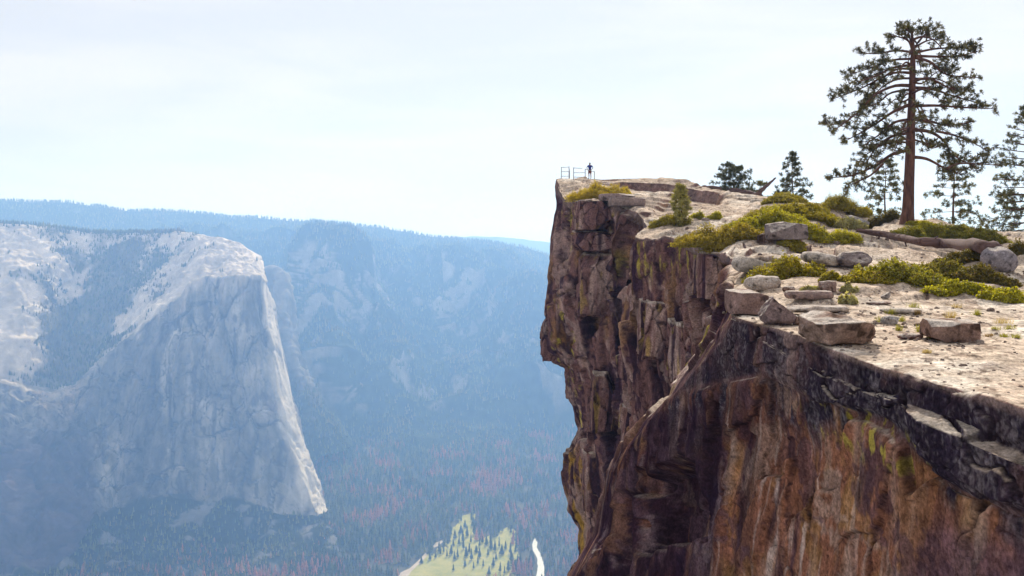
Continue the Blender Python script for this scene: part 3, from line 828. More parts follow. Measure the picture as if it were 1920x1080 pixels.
wallw = nearw * sst(9.6, 10.3, Rr)
farw = face * (1 - nearw)
dist = np.clip(p[:, 1] / 100.0, 0.15, 1.1)
# big shapes
d = np.zeros(len(p), np.float32)
warp = p + 0.3 * np.stack([fbm(p * 0.25, 2, 201), fbm(p * 0.25 + 31, 2, 202), fbm(p * 0.25 + 77, 2, 203)], -1)
tipw = (1 - 0.75 * sst(21.6, 22.6, Uu)) * (1 - 0.6 * sst(12.2, 13, Uu) * (1 - sst(14.8, 15.4, Uu)))
fv, fj = facets(warp * np.array([0.24, 0.24, 0.14]), 205)
d += farw * tipw * (fv * 1.8 - 0.45 * (1 - sst(0.0, 0.035, fj)))
fv2, fj2 = facets(warp * np.array([0.62, 0.62, 0.36]) + 5, 206)
d += farw * (0.35 + 0.65 * tipw) * (fv2 * 0.62 - 0.2 * (1 - sst(0.0, 0.05, fj2)))
fv3, fj3 = facets(p * np.array([1.7, 1.7, 0.8]) + 9, 207)
d += farw * (fv3 * 0.12 - 0.03 * (1 - sst(0.0, 0.25, fj3)))
fl = fbm(p * np.array([0.8, 0.8, 0.10]), 3, 211)
d += farw * (0.12 * fl + 0.06 * fbm(p * 0.8, 3, 213))
# near wall
warn = p + 0.25 * np.stack([fbm(p * 0.9, 2, 221), fbm(p * 0.9 + 31, 2, 222), fbm(p * 0.9 + 77, 2, 223)], -1)
cidc, fjc = facets(warn * np.array([1.0, 0.6, 1.1]), 225)
cid4, fj4 = facets(warn * np.array([2.6, 1.7, 2.6]), 228)
d += band * (cidc * 0.15 - 0.07 * (1 - sst(0.0, 0.06, fjc)) + cid4 * 0.03 - 0.015 * (1 - sst(0, .10, fj4)) + 0.07 * fbm(p * 1.0, 4, 226) + 0.015 * fbm(p * 6, 3, 227))
fq = np.stack([warn[:, 0] * 0.5, warn[:, 1] * 0.42 + warn[:, 2] * 0.16, warn[:, 2] * 0.17], -1)
fvw, fjw = facets(fq, 236)
fvw2, fjw2 = facets(fq * 2.7 + 4, 237)
# slanting folds of the lower wall
sl_q = np.stack([p[:, 0] * 0.5, p[:, 1] * 0.55 + p[:, 2] * 0.42, p[:, 2] * 0.14], -1)
fold = ridged(sl_q * 1.0, 3, 231)
d += wallw * (0.06 * (fold - 0.5) + 0.06 * fbm(p * 0.6, 3, 232) + 0.012 * fbm(p * 5, 3, 233) * (1 - sst(6.2, 7.4, Uu)) + fvw * 0.40 - 0.06 * (1 - sst(0.0, 0.02, fjw)) + fvw2 * 0.09 - 0.03 * (1 - sst(0.0, 0.03, fjw2)))
lowl = wallw * sst(6.2, 7.6, Uu) * sst(10, 12, Rr)
fvl, fjl = facets(fq * 1.5 + 9, 238)
d += lowl * (0.12 * (ridged(sl_q * np.array([.6, .55, .6]), 2, 235) - 0.6) + 0.5 * fvl - 0.12 * (1 - sst(0, .07, fjl)))
ridgew = np.exp(-((Uu - 8.5) / 0.75) ** 2)
d *= 1 - 0.97 * ridgew * face
d *= 1 - 0.55 * face * sst(8.8, 9.2, Uu) * (1 - sst(10.2, 11.0, Uu))
hole = np.minimum((0.26 - np.abs(Uu - 7.40 + 0.05 * (Rr - 14.4) + 0.05 * fvl)) / 0.10, (1.5 - np.abs(Rr - 14.4 + 0.5 * fvl)) / 0.45)
d -= 1.5 * np.clip(hole, 0, 1)
hole2 = np.minimum((0.10 - np.abs(Uu - 7.74 + 0.04 * (Rr - 15))) / 0.05, (1.6 - np.abs(Rr - 15.2)) / 0.5)
d -= 0.9 * np.clip(hole2, 0, 1)
# top: low sheets of granite with broken edges
t = (1 - face) * sst(0.9, 1.3, Rr)
h0 = fbm(p * np.array([.10, .10, .3]) + 3, 3, 241) * 2.2 + p[:, 2] * 0.0
terr = np.floor(h0 * 2.0) + sst(0.7, 1.0, h0 * 2.0 - np.floor(h0 * 2.0))
rim_soft = sst(0.0, 0.8, 5.0 - Rr)
upslope = sst(22, 40, p[:, 1])
d += t * (terr * 0.24 * (0.15 + upslope) * (0.35 + 0.65 * rim_soft) + 0.10 * fbm(p * 0.5, 4, 243) * (0.3 + upslope) + 0.025 * fbm(p * 2.5, 4, 244))
jv, jj = facets(np.stack([p[:, 0] * 0.16 + 0.5 * fbm(p * .3, 2, 246), p[:, 1] * 0.11, p[:, 2] * 0.1], -1), 247)
stepw = sst(14.3, 15.2, Uu) * sst(1.5, 2.0, Rr) * (1 - sst(3.0, 3.4, Rr))
joint = (1 - sst(0.0, 0.028, jj)) * t * (0.6 + 0.4 * upslope) * sst(-0.1, 0.2, fbm(p * 0.2, 2, 248))
d += t * jv * 0.22 * upslope * rim_soft - 0.10 * joint
d *= 1 - 0.7 * stepw
d = smooth_grid(smooth_grid(d.reshape(nr, nc), 1, 1), 1, 0).ravel()
dirn = nn * face[:, None] + np.array([0, 0, 1.0]) * (1 - face)[:, None]
dirn /= np.linalg.norm(dirn, axis=1, keepdims=True)
pc = p + dirn * d[:, None]
Gc = pc.reshape(nr, nc, 3)
NC_ = grid_normals(Gc) * (-1 if CFLIP else 1)
ncz = NC_.reshape(-1, 3)
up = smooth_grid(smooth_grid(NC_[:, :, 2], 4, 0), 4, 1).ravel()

# stains and weathering, and painted shade in the chimney
n5 = lambda s, o, sd_: fbm(pc * np.array(s), o, sd_)
base = np.repeat(col(0.165, 0.086, 0.078)[None], len(pc), 0)
stv = n5((0.8, 0.8, 0.06), 5, 251)
base = lerp(base, col(0.33, 0.22, 0.19), sst(0.1, 0.6, stv))
base = lerp(base, col(0.020, 0.010, 0.020), sst(0.12, 0.5, n5((0.55, 0.55, 0.05), 4, 252)) * 0.9)
base = lerp(base, col(0.26, 0.14, 0.055), sst(0.15, 0.55, n5((0.35, 0.35, 0.12), 4, 253)) * 0.6)
lich = sst(0.38, 0.52, n5((1.6, 1.6, 0.22), 3, 254) + 0.25 * n5((2, 2, 1.2), 2, 255)) * farw * sst(0.0, 0.25, n5((0.09, 0.09, 0.06), 2, 256))
rimlich = farw * (1 - sst(6.0, 7.2, Rr)) * sst(10.5, 12, Uu) * (1 - sst(15, 16, Uu))
lich = np.clip(lich + rimlich * sst(0.22, 0.4, n5((1.9, 1.9, 0.16), 3, 257)), 0, 1)
base = lerp(base, col(0.34, 0.27, 0.05), lich * 0.85)
low_lich = farw * sst(21, 22, Uu) * sst(12.5, 13.2, Rr) * sst(0.0, 0.3, n5((0.5, 0.5, 0.2), 3, 258))
base = lerp(base, col(0.36, 0.21, 0.04), low_lich * 0.8)
jd = farw * np.clip(0.85 * (1 - sst(0.0, 0.07, fj)) + 0.6 * (1 - sst(0.0, 0.06, fj2)) + 0.4 * (1 - sst(0.0, 0.07, fj3)), 0, 1)
base = lerp(base, col(0.018, 0.010, 0.018), jd * 0.85)
chim = farw * np.exp(-((Uu - 16.6) / 0.75) ** 2) * sst(5.6, 6.6, Rr) * (1 - sst(12, 14, Rr))
base = lerp(base, col(0.02, 0.011, 0.018), np.clip(chim, 0, 1) * 0.85)  # chimney shade painted into the colour, on top of its real depth
# near wall colours
wb = np.repeat(col(0.185, 0.082, 0.050)[None], len(pc), 0)
wrp = 0.35 * fbm(pc * np.array([.35, .35, .15]), 2, 290)
wq = np.stack([pc[:, 0] * 0.8, pc[:, 1] * 0.85 + pc[:, 2] * 0.22 + wrp, pc[:, 2] * 0.20], -1)
calm = 0.35 + 0.65 * sst(-0.35, 0.35, fbm(pc * np.array([.4, .4, .3]) + 3, 3, 292))
w1 = fbm(wq * 1.0, 5, 261)
wb = lerp(wb, col(0.30, 0.19, 0.14), sst(0.15, 0.6, w1) * 0.8)
wb = lerp(wb, col(0.085, 0.048, 0.048), sst(0.1, 0.6, fbm(wq * 0.8 + 9, 5, 262)) * 0.85)
wb = lerp(wb, col(0.22, 0.125, 0.04), sst(0.2, 0.5, fbm(wq * np.array([.6, .6, 2.5]) + 19, 4, 263)) * 0.5)
wb = lerp(wb, col(0.100, 0.058, 0.074) * (1 + 0.4 * fbm(pc * 2.0, 4, 293))[:, None], np.clip(sst(0.2, 1.6, (3.6 - Uu) + 0.6 * fbm(pc * .8, 3, 294)) * sst(10.3, 12.5, Rr + fbm(pc * .7, 3, 295)), 0, 1) * 0.75)
wb = lerp(wb, col(0.38, 0.30, 0.26), sst(0.2, 0.75, fbm(wq * np.array([3.0, 3.0, 1.0]) + 41, 4, 264)) * 0.8 * calm)
wb = lerp(wb, col(0.045, 0.024, 0.030), sst(0.2, 0.55, fbm(wq * np.array([1.7, 1.7, 1.0]) + 61, 4, 281)) * 0.85 * calm)
wb = lerp(wb, col(0.22, 0.105, 0.045), sst(0.15, 0.5, fbm(wq * np.array([1.4, 1.4, 1.6]) + 81, 4, 282)) * 0.6)
wb *= np.clip(1 + 0.35 * fbm(wq * np.array([6, 6, 3.0]), 3, 283), 0.4, 1.8)[:, None]
wb = wb * np.array([1.22, 1.17, 1.17], np.float32)
base = lerp(base, wb, wallw)
nearc = 1 - sst(8.5, 9.3, Uu)
base = lerp(base, col(0.020, 0.010, 0.021), np.clip(nearc * face * sst(5.9, 7.2, Uu + 0.5 * n5((.5, .5, .3), 3, 296)) * sst(9.5, 11, Rr) * sst(-0.85, 0.0, n5((0.7, 0.7, 0.15), 4, 265)), 0, 1) * 0.95)
dk = nearw * face * sst(6.0, 7.2, Uu) * sst(9.5, 11, Rr)
base = lerp(base, col(0.17, 0.115, 0.125), np.clip(dk * sst(0.35, 0.7, fbm(wq * np.array([1.6, 1.6, 0.7]) + 23, 4, 297)), 0, 1) * 0.8)
base = lerp(base, col(0.15, 0.075, 0.05), np.clip(dk * sst(0.35, 0.65, fbm(wq * np.array([0.9, 0.9, 0.6]) + 53, 4, 298)), 0, 1) * 0.7)
wp1 = fbm(pc * np.array([.5, .42, .55]) + 5, 4, 301) + 0.3 * fbm(pc * 2.5, 3, 302)
base = lerp(base, col(0.36, 0.25, 0.20), np.clip(wallw * (1 - 0.8 * dk) * sst(0.22, 0.42, wp1), 0, 1) * 0.55)
wp2 = fbm(pc * np.array([.6, .5, .7]) + 45, 4, 303) + 0.3 * fbm(pc * 3.0, 3, 304)
base = lerp(base, col(0.075, 0.042, 0.055), np.clip(wallw * sst(0.2, 0.36, wp2), 0, 1) * 0.65)
fp1 = fbm(pc * np.array([.30, .30, .26]) + 5, 4, 305) + 0.3 * fbm(pc * 1.6, 3, 306)
base = lerp(base, col(0.34, 0.235, 0.205), np.clip(farw * sst(0.25, 0.42, fp1), 0, 1) * 0.55)
fp2 = fbm(pc * np.array([.34, .34, .26]) + 65, 4, 307) + 0.3 * fbm(pc * 1.6, 3, 308)
base = lerp(base, col(0.040, 0.020, 0.036), np.clip(farw * sst(0.18, 0.34, fp2), 0, 1) * 0.75)
# black lichen band
bl = np.clip(band * (0.93 + 0.25 * n5((0.6, 0.6, 0.4), 3, 299)) + nearw * wallw * sst(-0.05, 0.35, 0.9 * n5((1.0, 1.0, 0.16), 4, 266)) * (1 - sst(10.2, 11.9, Rr + 0.8 * n5((.5, .5, .2), 2, 300))) * 1.2, 0, 1)
bl = np.clip(bl * (1 - 0.5 * sst(0.2, 0.5, n5((0.7, 0.7, 0.5), 3, 284)) * band), 0, 1)
bcol = lerp(np.repeat(col(0.026, 0.018, 0.030)[None], len(pc), 0), col(0.15, 0.125, 0.135), sst(-0.25, 1.0, n5((11, 11, 7), 4, 267) * 0.9 + 0.5 * n5((0.9, 0.9, 0.35), 4, 268)))
base = lerp(base, bcol, bl)
base = lerp(base, col(0.36, 0.29, 0.05), 0.8 * nearw * sst(9.2, 10, Rr) * (1 - sst(10.6, 11.6, Rr)) * sst(0.2, 0.45, n5((3.6, 3.6, 1.6), 4, 269)) * sst(2.5, 3.2, Uu) * (1 - sst(5.5, 6.5, Uu)))
njd = wallw * np.clip(0.9 * (1 - sst(0.0, 0.022, fjw)) + 0.6 * (1 - sst(0.0, 0.03, fjw2)), 0, 1)
base = lerp(base, col(0.02, 0.011, 0.014), njd * 0.8)
base = lerp(base, col(0.015, 0.01, 0.015), band * 0.8 * np.clip((1 - sst(0.0, 0.05, fjc)) + 0.5 * (1 - sst(0, .06, fj4)), 0, 1))
# pale weathered tops
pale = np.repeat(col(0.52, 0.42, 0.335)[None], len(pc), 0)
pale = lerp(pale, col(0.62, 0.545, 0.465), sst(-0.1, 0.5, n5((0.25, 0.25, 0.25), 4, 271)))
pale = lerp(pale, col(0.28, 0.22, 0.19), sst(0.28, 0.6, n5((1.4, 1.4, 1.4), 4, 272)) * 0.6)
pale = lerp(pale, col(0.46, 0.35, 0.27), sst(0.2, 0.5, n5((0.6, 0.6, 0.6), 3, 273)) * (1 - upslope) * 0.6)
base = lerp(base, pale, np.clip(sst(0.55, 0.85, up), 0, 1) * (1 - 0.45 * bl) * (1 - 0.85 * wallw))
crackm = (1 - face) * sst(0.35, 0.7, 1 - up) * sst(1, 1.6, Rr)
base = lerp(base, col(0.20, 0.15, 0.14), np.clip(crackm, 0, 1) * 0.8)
base = lerp(base, col(0.07, 0.05, 0.045), np.clip(joint, 0, 1) * 0.8)
grit = (1 - face) * sst(0.30, 0.42, n5((2.2, 1.1, 2), 4, 275) + 0.3 * n5((.4, .4, .4), 2, 276))
base = lerp(base, col(0.22, 0.15, 0.115), np.clip(grit, 0, 1) * 0.55)
spk = (1 - face) * sst(0.42, 0.5, n5((5, 2.5, 5), 2, 277))
base = lerp(base, col(0.12, 0.085, 0.07), np.clip(spk, 0, 1) * 0.7)

m_cliff = rock_material('cliff_rock', fine=2.4, streak=0.28, bump=0.8, bdist=0.07, var=0.45, bscale=6.0, zsq=0.16, grain=0.5, gscale=11.0)
Qc = grid_faces(nr, nc)
if not CFLIP:
    pass
cliff_me = quads_mesh('cliff', pc, Qc if not CFLIP else Qc[:, ::-1], base)
cliff_o = tag(link('cliff', cliff_me, m_cliff), kind='structure')
bvh = BVHTree.FromPolygons(pc.tolist(), Qc.tolist())


def hit(px, py):
    """the point of the cliff top seen at a photo pixel"""
    dv = Vector(P3(px, py, 1.0)).normalized()
    h_ = bvh.ray_cast(Vector((0, 0, 0)), dv)
    return np.array(h_[0]) if h_[0] is not None else P3(px, py, 60)


def ground_z(x, y, default=0.0):
    h_ = bvh.ray_cast(Vector((x, y, 40)), Vector((0, 0, -1)))
    return h_[0].z if h_[0] is not None else default


def sphere_grid(n):
    """cube sphere, quads"""
    V, Q, idx = [], [], {}
    def vid(q):
        k = tuple(np.round(q, 6))
        if k not in idx:
            idx[k] = len(V); V.append(q)
        return idx[k]
    lin = np.linspace(-1, 1, n + 1)
    for ax in range(3):
        for s in (-1, 1):
            ids = [[0] * (n + 1) for _ in range(n + 1)]
            for i, a in enumerate(lin):
                for j, b in enumerate(lin):
                    q = [0, 0, 0]; q[ax] = s; q[(ax + 1) % 3] = a * s; q[(ax + 2) % 3] = b
                    ids[i][j] = vid(q)
            for i in range(n):
                for j in range(n):
                    Q.append((ids[i][j], ids[i + 1][j], ids[i + 1][j + 1], ids[i][j + 1]))
    V = np.array(V, float)
    return V / np.linalg.norm(V, axis=1, keepdims=True), np.array(Q)



def cliff_block(px, py0, py1, wpx, Y, depth, seed, lean=0.0):
    """a squared block standing out of the far wall; part of the cliff"""
    r_ = np.random.default_rng(seed)
    m = Y / F
    W_, H_ = wpx * m, (py1 - py0) * m
    n = 44
    V, Q = sphere_grid(n)
    mx_ = np.max(np.abs(V), axis=1, keepdims=True)
    V = V / mx_ ** 0.93
    for _ in range(7):
        nv = r_.normal(size=3); nv[2] *= 0.5; nv /= np.linalg.norm(nv)
        k = V @ nv - r_.uniform(1.0, 1.25)
        V -= np.clip(k, 0, None)[:, None] * nv
    V = V * np.array([W_, depth, H_]) / 2
    q = V + seed * 13.1
    nr_ = V / np.linalg.norm(V, axis=1, keepdims=True)
    fa, fb = facets(q * np.array([.8, .8, .5]), seed)
    V = V + nr_ * (0.30 * fa - 0.12 * (1 - sst(0, .05, fb)) + 0.10 * fbm(q * 0.9, 4, seed))[:, None]
    V[:, 0] += lean * V[:, 2]
    c = np.repeat(col(0.175, 0.095, 0.088)[None], len(V), 0)
    c = lerp(c, col(0.33, 0.225, 0.195), sst(0.05, 0.5, fbm(q * np.array([.8, .8, .1]), 4, seed + 1)))
    c = lerp(c, col(0.03, 0.015, 0.028), sst(0.1, 0.45, fbm(q * np.array([.9, .9, .12]) + 9, 4, seed + 2)) * 0.85)
    c = lerp(c, col(0.30, 0.20, 0.05), sst(0.25, 0.5, fbm(q * np.array([1.2, 1.2, .3]) + 19, 3, seed + 3)) * 0.6)
    c = lerp(c, col(0.018, 0.01, 0.018), (1 - sst(0, .05, fb)) * 0.8)
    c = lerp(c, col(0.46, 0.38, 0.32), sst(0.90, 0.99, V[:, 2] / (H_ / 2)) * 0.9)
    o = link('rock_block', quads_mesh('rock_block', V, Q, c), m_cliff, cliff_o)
    o.location = P3(px, (py0 + py1) / 2, Y + depth * 0.5)
    return o


cliff_block(1108, 376, 432, 64, 90.5, 7.0, 501, 0.02)
cliff_block(1112, 433, 470, 74, 90.8, 7.0, 502)
cliff_block(1116, 472, 590, 66, 91.2, 7.0, 503, 0.03)
cliff_block(1062, 344, 370, 36, 105.6, 6.0, 504)
cliff_block(1034, 607, 672, 40, 103.5, 6.0, 505, -0.02)
cliff_block(1128, 690, 800, 44, 92.0, 7.0, 506, 0.05)
cliff_block(1232, 560, 668, 62, 62.4, 5.0, 507, 0.03)
cliff_block(1330, 470, 560, 40, 47.6, 4.0, 508, 0.02)
cliff_block(1284, 600, 720, 56, 58.5, 5.0, 509, 0.04)
cliff_block(1112, 835, 960, 40, 96.0, 6.0, 510, -0.03)
# ------------------------------------------------------------------ loose rocks
m_rock = rock_material('loose_granite', fine=5.0, streak=0.0, bump=0.7, bdist=0.04, var=0.4, bscale=9.0, grain=0.4, gscale=18)


SPH = sphere_grid(30)


def rock_shape(size, seed, planes=(), square=0.0, ncut=9, rough=0.05, tone=col(0.33, 0.25, 0.215), dark=0.35):
    r_ = np.random.default_rng(seed)
    V = SPH[0].copy()
    if square > 0:
        m = np.max(np.abs(V), axis=1, keepdims=True)
        V = V / m ** square
        V /= 1.0 + 0.28 * square
    for _ in range(ncut):
        n = r_.normal(size=3); n /= np.linalg.norm(n)
        lim = r_.uniform(0.62, 0.9) * (1 + 0.25 * square)
        k = V @ n - lim
        V -= np.clip(k, 0, None)[:, None] * n
    for (nx_, ny_, nz_, lim) in planes:
        n = np.array([nx_, ny_, nz_], float); n /= np.linalg.norm(n)
        k = V @ n - lim
        V -= np.clip(k, 0, None)[:, None] * n
    V *= np.array(size) / 2
    s = float(np.mean(size))
    nrm = V / np.maximum(np.linalg.norm(V, axis=1, keepdims=True), 1e-6)
    q = V / s + seed * 3.7
    V = V + nrm * (s * rough * (fbm(q * 2.2, 4, seed) + 0.35 * fbm(q * 8, 3, seed + 1)))[:, None]
    Qs = SPH[1]
    fn = np.cross(V[Qs[:, 2]] - V[Qs[:, 0]], V[Qs[:, 3]] - V[Qs[:, 1]])
    vn = np.zeros_like(V)
    for j in range(4):
        np.add.at(vn, Qs[:, j], fn)
    vn /= np.maximum(np.linalg.norm(vn, axis=1, keepdims=True), 1e-9)
    vn *= np.sign(np.sum(vn * nrm, 1, keepdims=True) + 1e-9)
    c = np.repeat(tone[None], len(V), 0) * (1 + 0.3 * fbm(q * 3, 4, seed + 2))[:, None]
    c = lerp(c, tone * dark, sst(0.2, 0.55, fbm(q * 4.5, 4, seed + 3)))
    c = lerp(c, col(0.50, 0.44, 0.39), np.clip(sst(-0.6, 0.1, fbm(q * 2.0, 3, seed + 4)) * sst(0.45, 0.8, vn[:, 2]), 0, 1) * 0.95)  # up-facing parts paled: the sunlit look of the tops is painted in
    return V, c


def add_rock(name, px, py, wpx, hpx, label, seed, planes=(), square=0.0, depth=0.8, rz=0.0, tone=col(0.30, 0.225, 0.195), cat='boulder', group=None,
             sink=0.12, ncut=9, rough=0.05, dark=0.35, tilt=(0, 0), Yoff=0.0):
    b = hit(px, py)
    m = b[1] / F
    wv, hv_ = wpx * m, hpx * m
    V, c = rock_shape((wv, wv * depth, hv_), seed, planes, square, ncut, rough, tone, dark)
    V = V * (np.array([wv, wv * depth, hv_]) / np.maximum(np.ptp(V, axis=0), 1e-6))
    R_ = np.array(Matrix.Rotation(rz, 3, 'Z') @ Matrix.Rotation(tilt[0], 3, 'X') @ Matrix.Rotation(tilt[1], 3, 'Y'))
    V = V @ R_.T
    V[:, 2] -= V[:, 2].min() + sink * hv_
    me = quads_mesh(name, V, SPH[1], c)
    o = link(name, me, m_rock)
    y = b[1] + 0.45 * wv * min(depth, 1.1) + Yoff
    o.location = (b[0] * y / b[1] if False else b[0], y, ground_z(b[0], y, b[2]) if abs(ground_z(b[0], y, b[2]) - b[2]) < 1.2 else b[2])
    return tag(o, label, cat, group)


GREY = col(0.20, 0.165, 0.165)
TAN = col(0.21, 0.135, 0.11)
add_rock('boulder', 1795, 643, 96, 44, 'flat topped tan block of granite lying alone on the bare slab, shadow beneath it', 11, square=0.8, depth=0.8, ncut=2, rough=0.035, tone=TAN,
         planes=((0.04, -0.10, 1, 0.60), (-0.8, 0, -1, 0.80), (1, 0, -.1, 0.88), (-0.5, -1, 0.2, 0.85)), sink=0.10)
add_rock('boulder', 1594, 654, 146, 66, 'biggest pale boulder at the cliff rim, jagged wedge tapering to its east end', 12, square=0.75, depth=1.0, ncut=5, rough=0.085, tone=col(0.23, 0.155, 0.125),
         planes=((0.62, 0, 1, 0.55), (-0.1, -0.32, 1, 0.62), (-0.9, -0.3, -0.35, 0.8), (0.25, -1, -0.25, 0.72), (-0.8, 0, 1, 0.9)), sink=0.10)
add_rock('boulder', 1466, 612, 72, 58, 'steep pointed boulder with a dark lower half at the rim between two larger rocks', 13, square=0.2, depth=0.8, ncut=6, rough=0.05, tone=col(0.17, 0.12, 0.115), dark=0.25,
         planes=((0.85, 0, 0.9, 0.22), (-0.9, 0, 0.5, 0.55), (0, -1, 0.4, 0.5)), sink=0.08)
add_rock('rock', 1508, 611, 36, 22, 'small leaning stone propped against the steep pointed boulder', 14, square=0.2, depth=0.8, ncut=6, tone=TAN, planes=((0.6, 0, 1, 0.35),), cat='rock')
add_rock('boulder', 1408, 592, 74, 48, 'smooth brown squared block with a flat pale top beside the slanting ridge', 15, square=0.8, depth=1.1, ncut=3, rough=0.03, tone=col(0.20, 0.13, 0.115),
         planes=((0, -0.1, 1, 0.7), (0.6, 0, 1, 0.75)), sink=0.04)
add_rock('rock', 1436, 545, 72, 30, 'low rounded pale rock on the ledge above the squared brown block', 16, square=0.3, depth=0.8, ncut=5, rough=0.06, tone=col(0.36, 0.30, 0.26), cat='rock')
add_rock('rock', 1432, 520, 108, 34, 'long sloping pale slab dipping east below the olive shrub at the rim', 17, square=0.4, depth=0.7, ncut=4, rough=0.05, tone=col(0.36, 0.31, 0.27), cat='rock', planes=((0.45, 0, 1, 0.42),), tilt=(0, 0.10))
add_rock('rock', 1555, 549, 32, 23, 'small square brown rock between two sage bushes', 18, square=0.7, depth=0.8, ncut=3, rough=0.04, tone=col(0.22, 0.15, 0.13), cat='rock')
add_rock('rock', 1481, 547, 24, 12, 'small rounded brown stone beside the low sage bush', 19, square=0.3, depth=0.9, ncut=4, tone=TAN, cat='rock')
add_rock('slab', 1522, 569, 92, 17, 'long thin brown slab lying flat in front of the square rock', 20, square=0.7, depth=0.5, ncut=3, rough=0.04, tone=col(0.25, 0.18, 0.165), cat='rock slab')
add_rock('slab', 1540, 590, 120, 16, 'flat broken pale slab just behind the biggest boulder', 21, square=0.6, depth=0.5, ncut=5, rough=0.05, tone=col(0.36, 0.30, 0.26), cat='rock slab')
add_rock('boulder', 1480, 463, 78, 36, 'grey slab sided boulder standing between the bright shrubs', 22, square=0.8, depth=0.6, ncut=4, rough=0.03, tone=GREY, planes=((0.3, 0, 1, 0.7), (-0.3, 0, 1, 0.75)), sink=0.05)
add_rock('boulder', 1608, 506, 66, 34, 'dark rounded boulder in shade behind the middle shrubs', 23, square=0.1, depth=0.8, ncut=4, rough=0.04, tone=GREY, sink=0.1)
add_rock('boulder', 1886, 513, 68, 50, 'smooth grey egg shaped boulder at the thick end of the long fallen log', 24, square=0.1, depth=0.85, ncut=3, rough=0.025, tone=col(0.24, 0.215, 0.235), tilt=(0, 0.35), sink=0.05)
add_rock('rock', 1663, 562, 20, 14, 'small pointed grey stone alone on the upper part of the bare slab', 25, square=0.1, depth=0.7, ncut=6, tone=col(0.28, 0.25, 0.24), cat='rock', planes=((-0.7, 0, 1, 0.3),))
add_rock('rock', 1715, 637, 50, 13, 'low dark flat stone just west of the flat topped tan block', 26, square=0.3, depth=0.6, ncut=4, tone=col(0.18, 0.11, 0.10), cat='rock')
add_rock('rock', 1674, 610, 34, 18, 'small pale rounded stone between two grass tufts', 27, square=0.2, depth=0.8, ncut=4, tone=col(0.34, 0.32, 0.31), cat='rock')
add_rock('slab', 1694, 589, 78, 10, 'thin pale slab flake lying behind the small pale stone', 28, square=0.6, depth=0.5, ncut=3, tone=col(0.40, 0.35, 0.31), cat='rock slab')
add_rock('slab', 1652, 572, 48, 7, 'thin brown flake of rock below the small pointed stone', 29, square=0.5, depth=0.5, ncut=3, tone=col(0.24, 0.17, 0.15), cat='rock slab')
add_rock('rock', 1548, 502, 80, 26, 'low pale rock hump behind the olive shrub at the rim', 30, square=0.3, depth=0.7, ncut=4, rough=0.05, tone=col(0.38, 0.33, 0.29), cat='rock', tilt=(0, 0.15))
add_rock('boulder', 1612, 428, 48, 30, 'grey boulder half buried beside the grey green shrub under the big pine', 31, square=0.2, depth=0.8, ncut=4, tone=col(0.30, 0.28, 0.28), planes=((0.6, 0, 1, 0.4),))
add_rock('rock', 1570, 461, 18, 10, 'tiny grey stone in front of the bright green mat', 32, square=0.1, depth=0.8, ncut=4, tone=GREY, cat='rock')
# ledges of the far tip
add_rock('slab', 1160, 382, 66, 16, 'flat ledge block overhanging the wall under the yellow tip shrub', 33, square=0.8, depth=1.2, ncut=3, rough=0.04, tone=col(0.24, 0.18, 0.17), cat='rock slab', planes=((0, 0, 1, 0.6),))
add_rock('slab', 1178, 398, 70, 17, 'lower ledge block stepping east below the tip shrub', 34, square=0.8, depth=1.2, ncut=3, rough=0.04, tone=col(0.25, 0.19, 0.175), cat='rock slab', planes=((0, 0, 1, 0.6),))

# gravel and chips of stone lying about the slab, thickest round the loose rocks
def gravel():
    r_ = np.random.default_rng(77)
    V0, Q0 = sphere_grid(3)
    spots = [(1795, 644), (1592, 654), (1466, 612), (1408, 590), (1715, 637), (1674, 610), (1694, 590), (1540, 590), (1522, 570), (1480, 463), (1608, 506), (1886, 513)]
    pix = [(sx + r_.normal(0, 42), sy + r_.normal(0, 5)) for sx, sy in spots for _ in range(26)]
    pix += [(r_.uniform(1480, 1918), r_.uniform(535, 745)) for _ in range(260)] + [(r_.uniform(1240, 1900), r_.uniform(395, 530)) for _ in range(160)]
    V, Q, cc = [], [], []
    for px, py in pix:
        dv = Vector(P3(px, py, 1.0)).normalized()
        h_ = bvh.ray_cast(Vector((0, 0, 0)), dv)
        if h_[0] is None or abs(h_[1].z) < 0.75 or h_[0].y > 100:
            continue
        s = h_[0].y / F * r_.uniform(3.5, 9.5) * (1.8 if r_.random() < 0.12 else 1.0)
        v = V0 * np.array([s, s * r_.uniform(0.5, 1), s * r_.uniform(0.45, 0.9)]) * r_.uniform(0.75, 1.2, (len(V0), 1))
        a = r_.random() * 6.28
        v = np.stack([v[:, 0] * math.cos(a) - v[:, 1] * math.sin(a), v[:, 0] * math.sin(a) + v[:, 1] * math.cos(a), v[:, 2]], -1) * 0.5
        Q.append(Q0 + len(V0) * len(V)); V.append(v + np.array(h_[0]))
        t_ = lerp(col(0.10, 0.065, 0.055), col(0.36, 0.30, 0.26), r_.random())
        cc.append(np.repeat(t_[None], len(V0), 0))
    o = link('gravel', quads_mesh('gravel', np.concatenate(V), np.concatenate(Q), np.concatenate(cc), smooth=False), m_rock)
    tag(o, kind='stuff')


gravel()

# ------------------------------------------------------------------ leaves
m_leaf = vcol_material('shrub_leaf', rough=0.55, trans=0.5, spec=0.3, trans_tint=(1.5, 1.4, 0.4))
m_needle = vcol_material('pine_needle', rough=0.6, trans=0.25, spec=0.3, trans_tint=(1.1, 1.05, 0.6))
m_twig = noise_material('shrub_twig', (0.035, 0.016, 0.014), (0.085, 0.04, 0.03), scale=14, rough=0.85)


